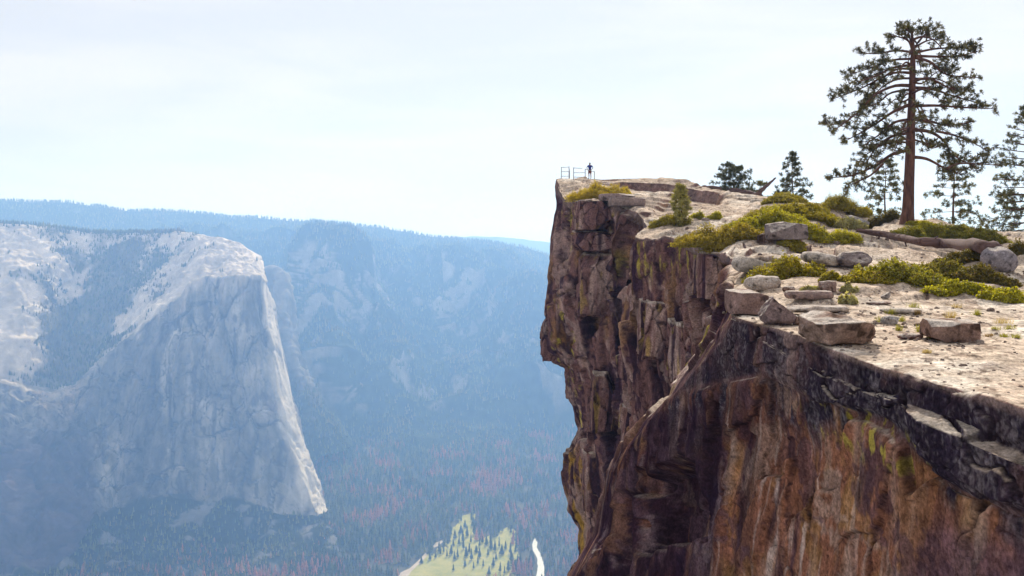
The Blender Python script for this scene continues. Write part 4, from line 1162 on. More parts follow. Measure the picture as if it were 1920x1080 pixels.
def leaf_quads(cen, nrm, size, r_, asp=0.55):
    """a pointed four-corner leaf at each centre, lying along a random direction across nrm"""
    n = len(cen)
    a = r_.normal(size=(n, 3))
    t = a - np.sum(a * nrm, 1, keepdims=True) * nrm
    t /= np.maximum(np.linalg.norm(t, axis=1, keepdims=True), 1e-6)
    b = np.cross(nrm, t)
    s = size[:, None]
    V = np.stack([cen - t * s * 0.5, cen + b * s * asp * 0.5, cen + t * s * 0.5, cen - b * s * asp * 0.5], 1).reshape(-1, 3)
    return V, np.arange(4 * n).reshape(n, 4)


LIME = (col(0.17, 0.17, 0.015), col(0.54, 0.50, 0.04))
OLIVE = (col(0.14, 0.125, 0.018), col(0.44, 0.38, 0.045))
DARK = (col(0.085, 0.075, 0.025), col(0.16, 0.13, 0.035))
SAGE = (col(0.28, 0.27, 0.15), col(0.50, 0.47, 0.28))
GOLD = (col(0.30, 0.24, 0.02), col(0.58, 0.46, 0.05))
RUSSET = (col(0.17, 0.14, 0.025), col(0.45, 0.36, 0.06))


def shrub(px, py, wpx, hpx, pal, label, seed, name='shrub', depth=0.75, dens=1.0, leaf=None, slope=0.0, group=None):
    """a low mat: many overlapping domes of upright sprays of leaves over short twigs"""
    r_ = np.random.default_rng(seed)
    b = hit(px, py)
    m = b[1] / F
    W, H = wpx * m * 1.12, hpx * m * 0.9
    D = W * depth * 0.42
    cy_ = b[1] + D * 0.45
    root_z = ground_z(b[0], b[1] + 0.05, b[2])
    t = thing(name, (b[0], cy_, root_z), label, 'shrub', group)
    lf = leaf or max(0.075, 1.55 * m)
    cen, nrm, colr, st = [], [], [], []
    lobes = max(7, int(20 * math.sqrt(W / H / 3.0)))
    for k in range(lobes):
        while True:
            x, y = r_.uniform(-1, 1, 2)
            if x * x + y * y < 1:
                break
        lw = W * r_.uniform(0.08, 0.19); ld = max(lw * 0.8, D * 0.16)
        hh = H * (1 - 0.45 * (x * x + y * y)) * r_.uniform(0.5, 1.0)
        cx, cyy = x * (W * 0.5 - lw * 0.7), y * (D * 0.5)
        gz_ = ground_z(b[0] + cx, cy_ + cyy, root_z) - root_z
        if abs(gz_) > 1.6 * H + 0.6:
            gz_ = slope * cx
        npt = int(dens * 900 * (lw * ld) / (lf * lf) * 0.085) + 60
        u = r_.normal(size=(npt, 3)); u[:, 2] = np.abs(u[:, 2]) * 1.0
        u /= np.linalg.norm(u, axis=1, keepdims=True)
        low = (u[:, 2] < 0.30) & (r_.random(npt) < 0.8)
        u = u[~low]; npt = len(u)
        sh = r_.uniform(0.62, 1.10, npt) ** 0.7
        spray = 1 + 0.45 * fbm(u * 3.4 + seed + k * 5.1, 2, seed + k)
        q = u * np.array([lw, ld, hh]) * (sh * spray)[:, None] + np.array([cx, cyy, gz_ - 0.05 * H])
        cen.append(q)
        nm = u * np.array([1, 1, 0.5]) + r_.normal(0, 0.55, (npt, 3)); nrm.append(nm / np.linalg.norm(nm, axis=1, keepdims=True))
        mixv = np.clip(0.45 + 0.5 * fbm(q * 2.2 + seed, 2, seed + 40) + r_.normal(0, 0.22, npt), 0, 1)
        cc = lerp(pal[0], pal[1], mixv)
        dead = r_.random(npt) < 0.06
        cc[dead] = col(0.20, 0.13, 0.07)
        colr.append(cc)
        st.append((np.array([0, 0, -0.03]), np.array([cx * 0.7, cyy * 0.7, gz_ - 0.05])))
        for _ in range(12):
            e = q[r_.integers(npt)]
            st.append((np.array([cx * 0.7, cyy * 0.7, gz_ - 0.05]), e))
    cen = np.concatenate(cen); nrm = np.concatenate(nrm); colr = np.concatenate(colr)
    size = lf * r_.uniform(0.7, 1.35, len(cen))
    V, Q = leaf_quads(cen, nrm, size, r_)
    link('foliage', quads_mesh('foliage', V, Q, np.repeat(colr, 4, 0), smooth=False), m_leaf, t)
    tv, tq = [], []
    for a, e in st:
        rad = 0.014 + 0.006 * H
        k0 = len(tv)
        dv = e - a
        sx = np.array([rad, 0, 0]); sy = np.array([0, rad, 0])
        mid = a + dv * 0.5 + np.array([0, 0, 0.12 * H])
        for q_, f_ in ((a, 1.4), (mid, 1.0), (e, 0.4)):
            tv += [q_ + sx * f_, q_ + sy * f_, q_ - sx * f_, q_ - sy * f_]
        for lv in range(2):
            for s in range(4):
                tq.append((k0 + lv * 4 + s, k0 + lv * 4 + (s + 1) % 4, k0 + lv * 4 + 4 + (s + 1) % 4, k0 + lv * 4 + 4 + s))
    link('stem', quads_mesh('stem', np.array(tv), tq), m_twig, t)
    return t


shrub(1122, 372, 112, 36, GOLD, 'golden yellow shrub draped over the far cliff tip below the hiker', 101, depth=0.55)
shrub(1172, 376, 34, 22, GOLD, 'small trailing end of golden brush at the east foot of the tip shrub', 102)
shrub(1258, 424, 72, 22, OLIVE, 'low olive shrub round the foot of the lone young pine at the rim', 103)
shrub(1308, 410, 34, 17, LIME, 'small lime tuft of brush just east of the lone young pine', 104)
shrub(1339, 411, 40, 19, LIME, 'small round lime shrub alone on the pale rock east of the young pine', 105)
shrub(1455, 434, 168, 36, LIME, 'long bright lime mat of brush above the grey slab sided boulder', 106)
shrub(1500, 410, 176, 28, OLIVE, 'wide olive brown mat behind the long bright lime mat', 107)
shrub(1475, 380, 94, 18, OLIVE, 'small olive shrub on the skyline below the second skyline pine', 108)
shrub(1592, 404, 104, 36, OLIVE, 'domed olive shrub on the skyline west of the big pine', 109)
shrub(1658, 418, 66, 34, DARK, 'dark shaded shrub against the west side of the big pine trunk', 110)
shrub(1362, 462, 164, 48, RUSSET, 'broad russet and olive shrub on the rim of the middle wall', 111)
shrub(1567, 458, 106, 30, LIME, 'bright lime shrub below the upper end of the long fallen log', 112)
shrub(1597, 430, 60, 24, SAGE, 'grey green shrub in front of the half buried grey boulder', 113)
shrub(1785, 448, 200, 38, (col(0.13, 0.125, 0.025), col(0.30, 0.29, 0.045)), 'long dark shrub with yellow tops east of the big pine trunk', 114, depth=0.5)
shrub(1805, 492, 120, 24, DARK, 'dark shrub in shade under the long fallen log', 115, depth=0.4)
shrub(1475, 522, 148, 48, OLIVE, 'thick olive shrub at the rim above the long sloping slab', 116)
shrub(1560, 525, 44, 22, OLIVE, 'small olive clump at the east end of the thick rim shrub', 117)
shrub(1690, 530, 172, 44, (col(0.17, 0.17, 0.03), col(0.34, 0.31, 0.05)), 'tall yellow olive shrub in the middle of the bare slab edge', 118)
shrub(1632, 531, 104, 26, OLIVE, 'low olive mat in front of the dark rounded boulder', 119)
shrub(1778, 526, 134, 40, (col(0.14, 0.135, 0.03), col(0.28, 0.24, 0.05)), 'brownish shrub below the dark shrub under the log', 120)
shrub(1856, 530, 120, 34, DARK, 'dark brown mat of brush in front of the egg shaped boulder', 121)
shrub(1806, 553, 128, 26, LIME, 'lime fringe of brush bordering the bare slab east of the tall olive shrub', 122)
shrub(1892, 567, 100, 30, LIME, 'bright lime mat at the slab edge below the dark brown mat', 123)
shrub(1905, 478, 58, 34, DARK, 'dark shrub behind the egg shaped boulder', 124)
shrub(1594, 571, 40, 24, SAGE, 'upright sage bush on the bare slab in front of the square brown rock', 125, depth=0.9)
shrub(1592, 549, 36, 22, SAGE, 'pale sage sprig beside the east side of the square brown rock', 126, depth=0.9)
shrub(1521, 549, 44, 18, SAGE, 'low pale sage bush west of the square brown rock', 127, depth=0.7)
shrub(1488, 472, 60, 14, OLIVE, 'thin olive fringe in front of the grey slab sided boulder', 128)
shrub(1735, 428, 60, 14, LIME, 'yellow brush at the east foot of the big pine trunk', 129)


def grass(px, py, wpx, hpx, c, label, seed):
    r_ = np.random.default_rng(seed)
    b = hit(px, py); m = b[1] / F
    W, H = wpx * m, hpx * m
    n = 90
    o_ = r_.normal(0, 0.22, (n, 2)) * np.array([W, W * 0.7])
    V, Q, cc = [], [], []
    for k in range(n):
        x, y = o_[k]; lean = r_.normal(0, 0.35, 2) * H; hh = H * r_.uniform(0.5, 1.15); wd = max(0.006, 0.35 * m)
        a = r_.random() * 3.14; ca, sa = math.cos(a) * wd, math.sin(a) * wd
        i = len(V)
        V += [(x - ca, y - sa, -0.02), (x + ca, y + sa, -0.02), (x + lean[0] + ca * .2, y + lean[1] + sa * .2, hh), (x + lean[0] - ca * .2, y + lean[1] - sa * .2, hh)]
        Q.append((i, i + 1, i + 2, i + 3))
        cc += [c * r_.uniform(0.7, 1.3)] * 4
    o = link('grass_tuft', quads_mesh('grass_tuft', np.array(V), Q, np.array(cc), smooth=False), m_leaf)
    o.location = b
    tag(o, label, 'grass', 'grass tufts on the bare slab')


GG, GB, GP = col(0.24, 0.23, 0.04), col(0.22, 0.14, 0.06), col(0.36, 0.28, 0.18)
for k, (px, py, wv, hv_, c, lab) in enumerate([
        (1670, 589, 22, 11, GG, 'green tuft at the west end of the thin pale slab flake'), (1720, 590, 12, 9, GB, 'rusty tuft at the east end of the thin pale slab flake'),
        (1652, 604, 24, 12, GG, 'olive tuft on the west side of the small pale rounded stone'), (1690, 603, 20, 12, GG, 'olive tuft on the east side of the small pale rounded stone'),
        (1685, 620, 12, 12, GG, 'little green tuft right below the small pale rounded stone'), (1724, 622, 16, 14, GG, 'bright green tuft behind the low dark flat stone'),
        (1713, 576, 26, 9, SAGE[0], 'sage coloured tuft above the thin pale slab flake'), (1792, 577, 22, 8, GP, 'dry straw tuft highest on the bare slab'),
        (1832, 591, 20, 11, GG, 'bright yellow green tuft above and east of the flat topped block'), (1785, 596, 22, 13, GP, 'wispy dry tuft right behind the flat topped block'),
        (1866, 619, 16, 8, GG, 'green tuft just east of the flat topped block top'), (1893, 617, 28, 8, GG, 'long low green tuft near the east edge of the slab'),
        (1882, 632, 18, 7, GG, 'small flat tuft below the long low green tuft'), (1906, 634, 18, 9, GG, 'rounded tuft beside the small flat tuft near the slab edge'),
        (1744, 634, 14, 18, GG, 'upright green tuft touching the west side of the flat topped block'), (1738, 662, 14, 7, GP, 'lone yellowish tuft lowest on the bare slab'),
        (1856, 630, 20, 5, GB, 'dry brown sprig at the foot of the flat topped block'), (1880, 606, 36, 10, GP, 'faint dry wisps above the long low green tuft')]):
    grass(px, py, wv, hv_, c, lab, 300 + k)

# ------------------------------------------------------------------ trees
m_bark = noise_material('pine_bark', (0.045, 0.022, 0.018), (0.17, 0.085, 0.06), scale=5.0, rough=0.9, bump=0.6, stretch=(1, 1, 0.25), bdist=0.04)


class Tubes:
    def __init__(self):
        self.V, self.Q = [], []

    def add(self, pts, rads, sides=7):
        pts = [np.asarray(q, float) for q in pts]
        k0 = len(self.V)
        for i, q in enumerate(pts):
            a = pts[min(i + 1, len(pts) - 1)] - pts[max(i - 1, 0)]
            a = a / max(np.linalg.norm(a), 1e-6)
            ref = np.array([0, 0, 1.0]) if abs(a[2]) < 0.8 else np.array([1.0, 0, 0])
            u = np.cross(a, ref); u /= np.linalg.norm(u); v = np.cross(a, u)
            for s in range(sides):
                an = 2 * math.pi * s / sides
                self.V.append(q + rads[i] * (u * math.cos(an) + v * math.sin(an)))
        for i in range(len(pts) - 1):
            for s in range(sides):
                self.Q.append((k0 + i * sides + s, k0 + i * sides + (s + 1) % sides, k0 + (i + 1) * sides + (s + 1) % sides, k0 + (i + 1) * sides + s))
        # end caps
        self.V.append(pts[-1].copy()); self.V.append(pts[0].copy())
        e = len(self.V)
        for s in range(sides):
            self.Q.append((k0 + (len(pts) - 1) * sides + s, k0 + (len(pts) - 1) * sides + (s + 1) % sides, e - 2, e - 2))
            self.Q.append((k0 + (s + 1) % sides, k0 + s, e - 1, e - 1))

    def build(self, name, mat, parent=None, smooth=True):
        fl, ls = [], []
        for q in self.Q:
            ls.append(len(fl))
            fl += list(q[:3]) if q[2] == q[3] else list(q)
        lt = np.diff(ls + [len(fl)])
        me = raw_mesh(name, np.array(self.V), fl, ls, lt, smooth=smooth)
        return link(name, me, mat, parent)


def bez(pts, n):
    """smooth curve through a short list of points"""
    pts = np.array(pts, float)
    t = np.linspace(0, len(pts) - 1, n)
    out = []
    for v in t:
        i = min(int(v), len(pts) - 2); f = v - i
        p0, p1, p2, p3 = pts[max(i - 1, 0)], pts[i], pts[i + 1], pts[min(i + 2, len(pts) - 1)]
        out.append(0.5 * ((2 * p1) + (-p0 + p2) * f + (2 * p0 - 5 * p1 + 4 * p2 - p3) * f * f + (-p0 + 3 * p1 - 3 * p2 + p3) * f ** 3))
    return np.array(out)


class Needles:
    def __init__(self, seed):
        self.r = np.random.default_rng(seed)
        self.c, self.d, self.s, self.k = [], [], [], []

    def tuft(self, q, direction, size, tone):
        self.c.append(q); self.d.append(direction); self.s.append(size); self.k.append(tone)

    def build(self, parent, per=20, pal=(col(0.055, 0.052, 0.022), col(0.165, 0.145, 0.055)), name='crown'):
        c, d, s, k = np.array(self.c), np.array(self.d), np.array(self.s), np.array(self.k)
        n = len(c)
        dr = self.r.normal(size=(n, per, 3)) + d[:, None, :] * 0.8
        dr /= np.linalg.norm(dr, axis=2, keepdims=True)
        L_ = s[:, None] * self.r.uniform(0.6, 1.1, (n, per))
        sd_ = np.cross(dr, self.r.normal(size=(n, per, 3)))
        sd_ /= np.maximum(np.linalg.norm(sd_, axis=2, keepdims=True), 1e-6)
        wd = (s[:, None] * 0.13)[..., None]
        b0 = c[:, None, :] + dr * L_[..., None] * 0.1
        e0 = c[:, None, :] + dr * L_[..., None]
        V = np.stack([b0 - sd_ * wd * 0.5, b0 + sd_ * wd * 0.5, e0 + sd_ * wd * 0.5, e0 - sd_ * wd * 0.5], 2).reshape(-1, 3)
        Q = np.arange(len(V)).reshape(-1, 4)
        cc = lerp(pal[0], pal[1], np.clip(k + self.r.normal(0, 0.15, n), 0, 1))
        return link(name, quads_mesh(name, V, Q, np.repeat(cc, per * 4, 0), smooth=False), m_needle, parent)


def limb(tb, nd, pts, r0, start, tuft, r_, sub=9, spread=1.0, up=0.25, every=0.3, end_only=False):
    """a limb along pts with side shoots that carry needle tufts from `start` outwards"""
    cv = bez(pts, 14)
    L_ = float(np.sum(np.linalg.norm(np.diff(cv, axis=0), axis=1)))
    rad = [r0 * (1 - 0.82 * i / 13) for i in range(14)]
    tb.add(cv, rad, 6)
    n = max(3, int(sub * L_ / 3.0))
    for k in range(n):
        t_ = start + (1 - start) * (k + r_.random()) / n
        i = min(int(t_ * 13), 12); f = t_ * 13 - i
        q = cv[i] * (1 - f) + cv[i + 1] * f
        ax = cv[i + 1] - cv[i]; ax /= np.linalg.norm(ax)
        sd_ = r_.normal(size=3); sd_[2] = sd_[2] * 0.45 + up; sd_ = sd_ - ax * (sd_ @ ax) * 0.6 + ax * 0.55
        sd_ /= np.linalg.norm(sd_)
        ln = spread * r_.uniform(0.35, 1.0) * (0.45 + 0.75 * math.sin(math.pi * min(1, 0.25 + t_ * 0.65)))
        e = q + sd_ * ln + np.array([0, 0, -0.05 * ln])
        tb.add([q, q + sd_ * ln * 0.55 + np.array([0, 0, 0.04]), e], [r0 * 0.22 + 0.006, r0 * 0.15 + 0.005, 0.006], 4)
        m_ = max(2, int(ln / every) + 1)
        for j in range(m_):
            g = (j + 1) / m_
            w_ = q + (e - q) * g + r_.normal(0, 0.07, 3)
            nd.tuft(w_, sd_ * 0.6 + np.array([0, 0, 0.5]), tuft * r_.uniform(0.75, 1.2), r_.random())
    nd.tuft(cv[-1], ax, tuft, r_.random())


def big_pine():
    base = hit(1701, 417)
    Yb = base[1]
    base = P3(1701, 417, Yb)
    m = Yb / F
    k = m / 2.5725                                        # metres per unit of the sketch
    t = thing('pine_tree', base, 'tallest pine, huge broad crown and thick bare reddish trunk, standing on the skyline', 'tree')
    r_ = np.random.default_rng(5)

    def S(zx, zy, y=0.0):
        return np.array([(zx - 466) * k, y, (1021 - zy) * k])
    tr = Tubes()
    tp_ = [S(466, 1060), S(466, 1010), S(470, 960), S(474, 850), S(480, 700), S(484, 560), S(489, 420), S(492, 280), S(494, 190), S(490, 125), S(487, 80)]
    tw = [44, 33, 27.5, 24, 22, 19.5, 16.5, 13.5, 10, 6, 3]
    tr.add(bez(tp_, 40), np.interp(np.linspace(0, 10, 40), range(11), np.array(tw) * k * 1.02), 16)
    tb, nd = tr, Needles(6)
    LB = [  # (points), thickness, where the needles begin
        ([(486, 232), (400, 236), (310, 268), (200, 300)], 7, .35), ([(486, 262), (385, 280), (280, 330), (135, 372)], 8, .35), ([(486, 300), (395, 300), (250, 372), (120, 420)], 8, .4),
        ([(482, 362), (395, 366), (290, 415), (205, 500), (75, 590)], 10, .45), ([(482, 380), (400, 392), (340, 440), (285, 460)], 7, .35), ([(480, 452), (390, 492), (290, 560), (150, 635)], 10, .38),
        ([(476, 525), (400, 540), (330, 592), (235, 655)], 9, .4), ([(474, 590), (375, 612), (295, 670), (240, 745)], 9, .45), ([(470, 672), (400, 692), (330, 742), (230, 790), (125, 800)], 11, .4),
        ([(330, 742), (260, 800), (180, 835), (125, 862)], 6, .3),
        ([(500, 218), (600, 226), (700, 222), (790, 205)], 8, .3), ([(502, 226), (570, 252), (650, 310), (795, 330)], 9, .35), ([(504, 330), (580, 336), (660, 380), (730, 395)], 8, .35),
        ([(500, 372), (580, 376), (690, 412), (825, 450)], 9, .35), ([(500, 460), (600, 460), (720, 472), (850, 482)], 9, .3), ([(500, 524), (600, 528), (700, 545), (845, 520)], 9, .35),
        ([(496, 574), (600, 582), (680, 632), (712, 705)], 11, .5), ([(600, 582), (690, 600), (770, 640), (840, 680)], 7, .3), ([(492, 706), (560, 716), (640, 762), (720, 790)], 10, .5),
        ([(640, 762), (700, 740), (780, 745), (865, 752)], 7, .35), ([(492, 620), (560, 640), (600, 660), (640, 650)], 6, .3),
        ([(492, 200), (470, 150), (420, 130), (365, 118)], 7, .35), ([(490, 170), (478, 125), (472, 90)], 6, .3), ([(494, 190), (535, 135), (570, 105), (600, 84)], 7, .35),
        ([(496, 180), (560, 145), (610, 130), (655, 125)], 6, .3), ([(490, 200), (420, 190), (330, 200), (265, 195)], 7, .3), ([(498, 205), (580, 190), (680, 185), (770, 185)], 7, .3),
        ([(490, 110), (500, 92), (530, 80)], 5, .1), ([(488, 110), (450, 90), (420, 95)], 5, .1), ([(484, 560), (430, 575), (400, 600), (380, 640)], 6, .3), ([(486, 420), (440, 440), (400, 430), (340, 480)], 6, .3),
        ([(700, 700), (720, 720), (760, 740), (800, 770)], 5, .1), ([(200, 510), (170, 540), (120, 545), (70, 540)], 5, .25), ([(488, 340), (540, 350), (600, 300), (680, 270)], 6, .4)]
    for pts, th, st in LB:
        side = r_.uniform(-0.35, 0.35)
        span = [S(zx, zy, side * abs(zx - 484) * k + r_.normal(0, .1) * (i > 0)) for i, (zx, zy) in enumerate(pts)]
        limb(tb, nd, span, th * k, st, 0.235, r_, sub=11, spread=1.0, up=0.35, every=0.30)
    # limbs that come towards and go away from the camera
    for zy in range(150, 690, 62):
        for sg in (-1, 1):
            an = r_.uniform(-0.75, 0.75)
            ln = r_.uniform(2.6, 4.4) * (0.62 if zy < 220 else 1.0)
            dx, dy = math.sin(an) * ln, sg * math.cos(an) * ln
            s0 = S(486, zy + r_.uniform(-12, 12))
            span = [s0, s0 + np.array([dx * .35, dy * .35, 0.12]), s0 + np.array([dx * .7, dy * .7, -0.25]), s0 + np.array([dx, dy, -0.85 - 0.3 * r_.random()])]
            limb(tb, nd, span, 7 * k, 0.5, 0.23, r_, sub=5, spread=0.9, up=0.3, every=0.36)
    tr.build('trunk', m_bark, t)
    nd.build(t, per=30)
    return t


def small_pine(px, py, top_py, wpx, Y, label, seed, lean=0.0, dens=1.0, start=0.12, flat=0.0, group=None, name='pine_tree', pal=None, stems=1, tuft=None, on=None):
    r_ = np.random.default_rng(seed)
    base = np.array(on) if on is not None else P3(px, py, Y)
    m = base[1] / F
    H, Wd = (py - top_py) * m, wpx * m * 0.62
    t = thing(name, base, label, 'tree', group)
    tr, nd = Tubes(), Needles(seed + 1)
    tb = tr
    tf = tuft or max(0.2, 5.2 * m)
    for sI in range(stems):
        ox = (sI - (stems - 1) / 2) * 0.22 * Wd * 2
        h_ = H * (1 - 0.1 * sI)
        pts = [np.array([ox * min(1, 3 * f_), 0, -0.6 + (h_ + 0.6) * f_]) + np.array([lean * f_ * H + 0.05 * math.sin(f_ * 7 + seed), 0, 0]) for f_ in np.linspace(0, 1, 9)]
        r0 = max(0.05, H * 0.016)
        tr.add(pts, [r0 * (1.15 - f_) for f_ in np.linspace(0, 1, 9)], 9)
        nl = int(H / (0.42 + 0.012 * H) * dens)
        for li in range(nl):
            f_ = start + (1 - start) * (li + 0.5) / nl
            for b_ in range(5):
                if r_.random() < 0.16:
                    continue
                an = b_ * 1.2566 + li * 2.1 + r_.normal(0, 0.3)
                prof = (1 - f_) ** 0.6 * (1 - flat) + flat * math.sqrt(max(0.02, 1 - (2 * f_ - 0.9) ** 2)) if f_ < 0.97 else 0.05
                prof = max(prof, 0.10) * min(1.0, 0.7 + 2.2 * (f_ - start))
                ln = max(0.12, Wd * prof * r_.uniform(0.7, 1.12))
                dx, dy = math.cos(an) * ln, math.sin(an) * ln
                s0 = np.interp(f_, np.linspace(0, 1, 9), [q[0] for q in pts]), 0.0, np.interp(f_, np.linspace(0, 1, 9), [q[2] for q in pts])
                s0 = np.array(s0)
                up_ = (f_ - 0.45) * 0.7
                span = [s0, s0 + np.array([dx * .5, dy * .5, ln * up_ * .4 + .03]), s0 + np.array([dx, dy, ln * up_ + 0.05])]
                limb(tb, nd, span, r0 * 0.3, 0.3, tf, r_, sub=10, spread=max(0.2, ln * 0.30), up=0.35, every=tf * 1.3)
        nd.tuft(pts[-1], np.array([0, 0, 1.0]), tf, 0.5)
    tr.build('trunk', m_bark, t)
    nd.build(t, per=22, pal=pal or (col(0.06, 0.066, 0.026), col(0.18, 0.17, 0.065)))
    return t


big = big_pine()
small_pine(1375, 368, 309, 64, 98, 'small bushy twin stemmed pine on the skyline, farthest west', 401, stems=2, flat=0.55, pal=(col(0.055, 0.065, 0.035), col(0.12, 0.13, 0.06)))
small_pine(1486, 384, 288, 62, 95, 'slim pointed young pine on the skyline behind the leaning dead trunk', 402, pal=(col(0.055, 0.062, 0.03), col(0.13, 0.13, 0.055)))
small_pine(1425, 372, 342, 34, 97, 'tiny bushy pine low on the skyline at the foot of the leaning dead trunk', 403, flat=0.6)
small_pine(1660, 412, 300, 92, 84, 'young pine half hidden behind the west limbs of the tallest pine', 404, dens=0.9, start=0.2)
small_pine(1788, 432, 288, 100, 82, 'young pine under the lowest east limb of the tallest pine', 405, dens=0.85, start=0.08)
small_pine(1926, 462, 200, 150, 72, 'tall pine with sweeping limbs cut off by the picture edge', 406, dens=1.05, start=0.1, lean=0.0)
yb = hit(1277, 421)
small_pine(1277, 422, 352, 29, 60, 'lone young pine with a rounded top at the rim of the middle wall', 407, flat=0.8, start=0.03, dens=1.7, tuft=0.26,
           pal=(col(0.20, 0.19, 0.05), col(0.46, 0.41, 0.12)), on=yb)

# ------------------------------------------------------------------ fallen wood
m_log = noise_material('weathered_log', (0.05, 0.028, 0.026), (0.16, 0.10, 0.09), scale=3.0, rough=0.9, bump=0.5, stretch=(0.25, 2.0, 2.0), bdist=0.03)


def log(name, pix, rads_px, label, stubs=(), cat='log', lift=0.6):
    pts = []
    for (px, py, Y) in pix:
        pts.append(P3(px, py, Y))
    o0 = pts[0]
    t = thing(name, tuple(o0), label, cat)
    m = o0[1] / F
    cv = bez([q - o0 for q in pts], 26)
    cv += np.stack([np.zeros(26), np.zeros(26), 0.02 * np.sin(np.arange(26) * 1.7)], -1)
    rr = np.interp(np.linspace(0, 1, 26), np.linspace(0, 1, len(rads_px)), np.array(rads_px) * m) * (1 + 0.07 * np.random.default_rng(9).normal(size=26))
    tb = Tubes(); tb.add(cv, rr, 12); tb.build('stem', m_log, t)
    for (f_, dx, dz, rp) in stubs:
        i = int(f_ * 25)
        q = Tubes(); e = cv[i] + np.array([dx * m, -0.12, dz * m])
        q.add([cv[i], (cv[i] + e) / 2 + np.array([0, 0, 0.02]), e], [rp * m, rp * m * .8, rp * m * .5], 7)
        q.build('branch_stub', m_log, t)
    return t


def onr(px, py):
    return hit(px, py)[1]


log('fallen_log', [(1606, 432, onr(1606, 440)), (1660, 440, onr(1660, 452)), (1720, 452, onr(1720, 466)), (1780, 457, onr(1780, 480)), (1835, 461, onr(1835, 490)), (1872, 472, onr(1872, 496))],
    [3.5, 6, 7, 7.5, 8.5, 9.5], 'long grey fallen log lying across the slope and ending at the egg shaped boulder', stubs=((0.17, -2, -16, 2.2), (0.34, 3, -14, 2.0), (0.5, 10, 10, 1.6)))
log('fallen_log', [(1318, 352, 99), (1360, 359, 97), (1395, 366, 96), (1424, 372, 95)], [5, 8, 10, 10], 'thick brown log lying along the skyline below the twin stemmed pine', stubs=((0.6, 4, 9, 1.5),))
log('dead_trunk', [(1405, 380, 93), (1420, 364, 93), (1438, 348, 93), (1455, 333, 93)], [5, 4.5, 3, 1.2], 'dead broken trunk leaning up to a point against the sky', cat='dead trunk', stubs=((0.5, 6, 3, 1.0),))

# ------------------------------------------------------------------ railing at the tip
m_pipe = noise_material('railing_pipe', (0.22, 0.235, 0.27), (0.30, 0.315, 0.35), scale=6, rough=0.55, bump=0.05)
RY = 108.0
gl = hit(1056, 341)
mR = RY / F


def rail_run(label, posts, rails, y0):
    b = P3(posts[0][0], posts[0][2], y0)
    t = thing('railing', b, label, 'railing')
    for (px, top, bot, dy) in posts:
        q = Tubes(); x = (px - posts[0][0]) * mR
        q.add([(x, dy, (posts[0][2] - bot) * mR - 0.25), (x, dy, (posts[0][2] - top) * mR)], [0.042, 0.042], 8); q.build('post', m_pipe, t)
    for (x0, y_0, d0, x1, y_1, d1) in rails:
        q = Tubes()
        q.add([((x0 - posts[0][0]) * mR, d0, (posts[0][2] - y_0) * mR), ((x1 - posts[0][0]) * mR, d1, (posts[0][2] - y_1) * mR)], [0.033, 0.033], 8); q.build('rail', m_pipe, t)
    return t


rail_run('three bar pipe railing at the very edge of the cliff tip', [(1052.5, 313, 336, 0), (1067.5, 311, 336, 0.6), (1069.5, 318, 336, 1.6)],
         [(1052.5, 314, 0, 1067.5, 312.5, 0.6), (1052.5, 322, 0, 1068, 321, 0.6), (1052.5, 330.5, 0, 1068.5, 329.5, 0.7), (1067.5, 312.5, .6, 1069.5, 319, 1.6)], 108)
rail_run('open pipe railing between the edge railing and the hiker', [(1075.5, 314, 337, 0), (1097.5, 316, 337, 0.3), (1116, 320, 337, 1.2)],
         [(1075.5, 315, 0, 1092, 315.5, .25), (1075.5, 324, 0, 1097.5, 323.5, .3), (1097.5, 317, .3, 1116, 321, 1.2), (1075.5, 332, 0, 1097.5, 332, .3)], 107.5)

# ------------------------------------------------------------------ the hiker
m_skin = noise_material('skin', (0.16, 0.075, 0.055), (0.20, 0.095, 0.07), scale=20, rough=0.6, bump=0.02)
m_shirt = noise_material('blue_cotton', (0.018, 0.03, 0.16), (0.03, 0.045, 0.22), scale=12, rough=0.85, bump=0.1)
m_short = noise_material('red_brown_cloth', (0.14, 0.045, 0.04), (0.20, 0.065, 0.055), scale=12, rough=0.85, bump=0.1)
m_hair = noise_material('dark_hair', (0.02, 0.013, 0.01), (0.05, 0.03, 0.022), scale=30, rough=0.7, bump=0.3)
m_shoe = noise_material('shoe_leather', (0.05, 0.04, 0.035), (0.09, 0.07, 0.06), scale=20, rough=0.7)


def skin_mesh(name, V, E, Rd, mat, parent, root=0, sub=2):
    me = bpy.data.meshes.new(name)
    me.from_pydata(V, E, [])
    o = bpy.data.objects.new(name, me); C.objects.link(o)
    md = o.modifiers.new('skin', 'SKIN'); md.use_smooth_shade = True
    sv = me.skin_vertices[0].data
    for i, r in enumerate(Rd):
        sv[i].radius = r if isinstance(r, tuple) else (r, r)
        sv[i].use_root = (i == root)
    sb = o.modifiers.new('smooth', 'SUBSURF'); sb.levels = sub; sb.render_levels = sub
    me.materials.append(mat)
    o.parent = parent
    return o


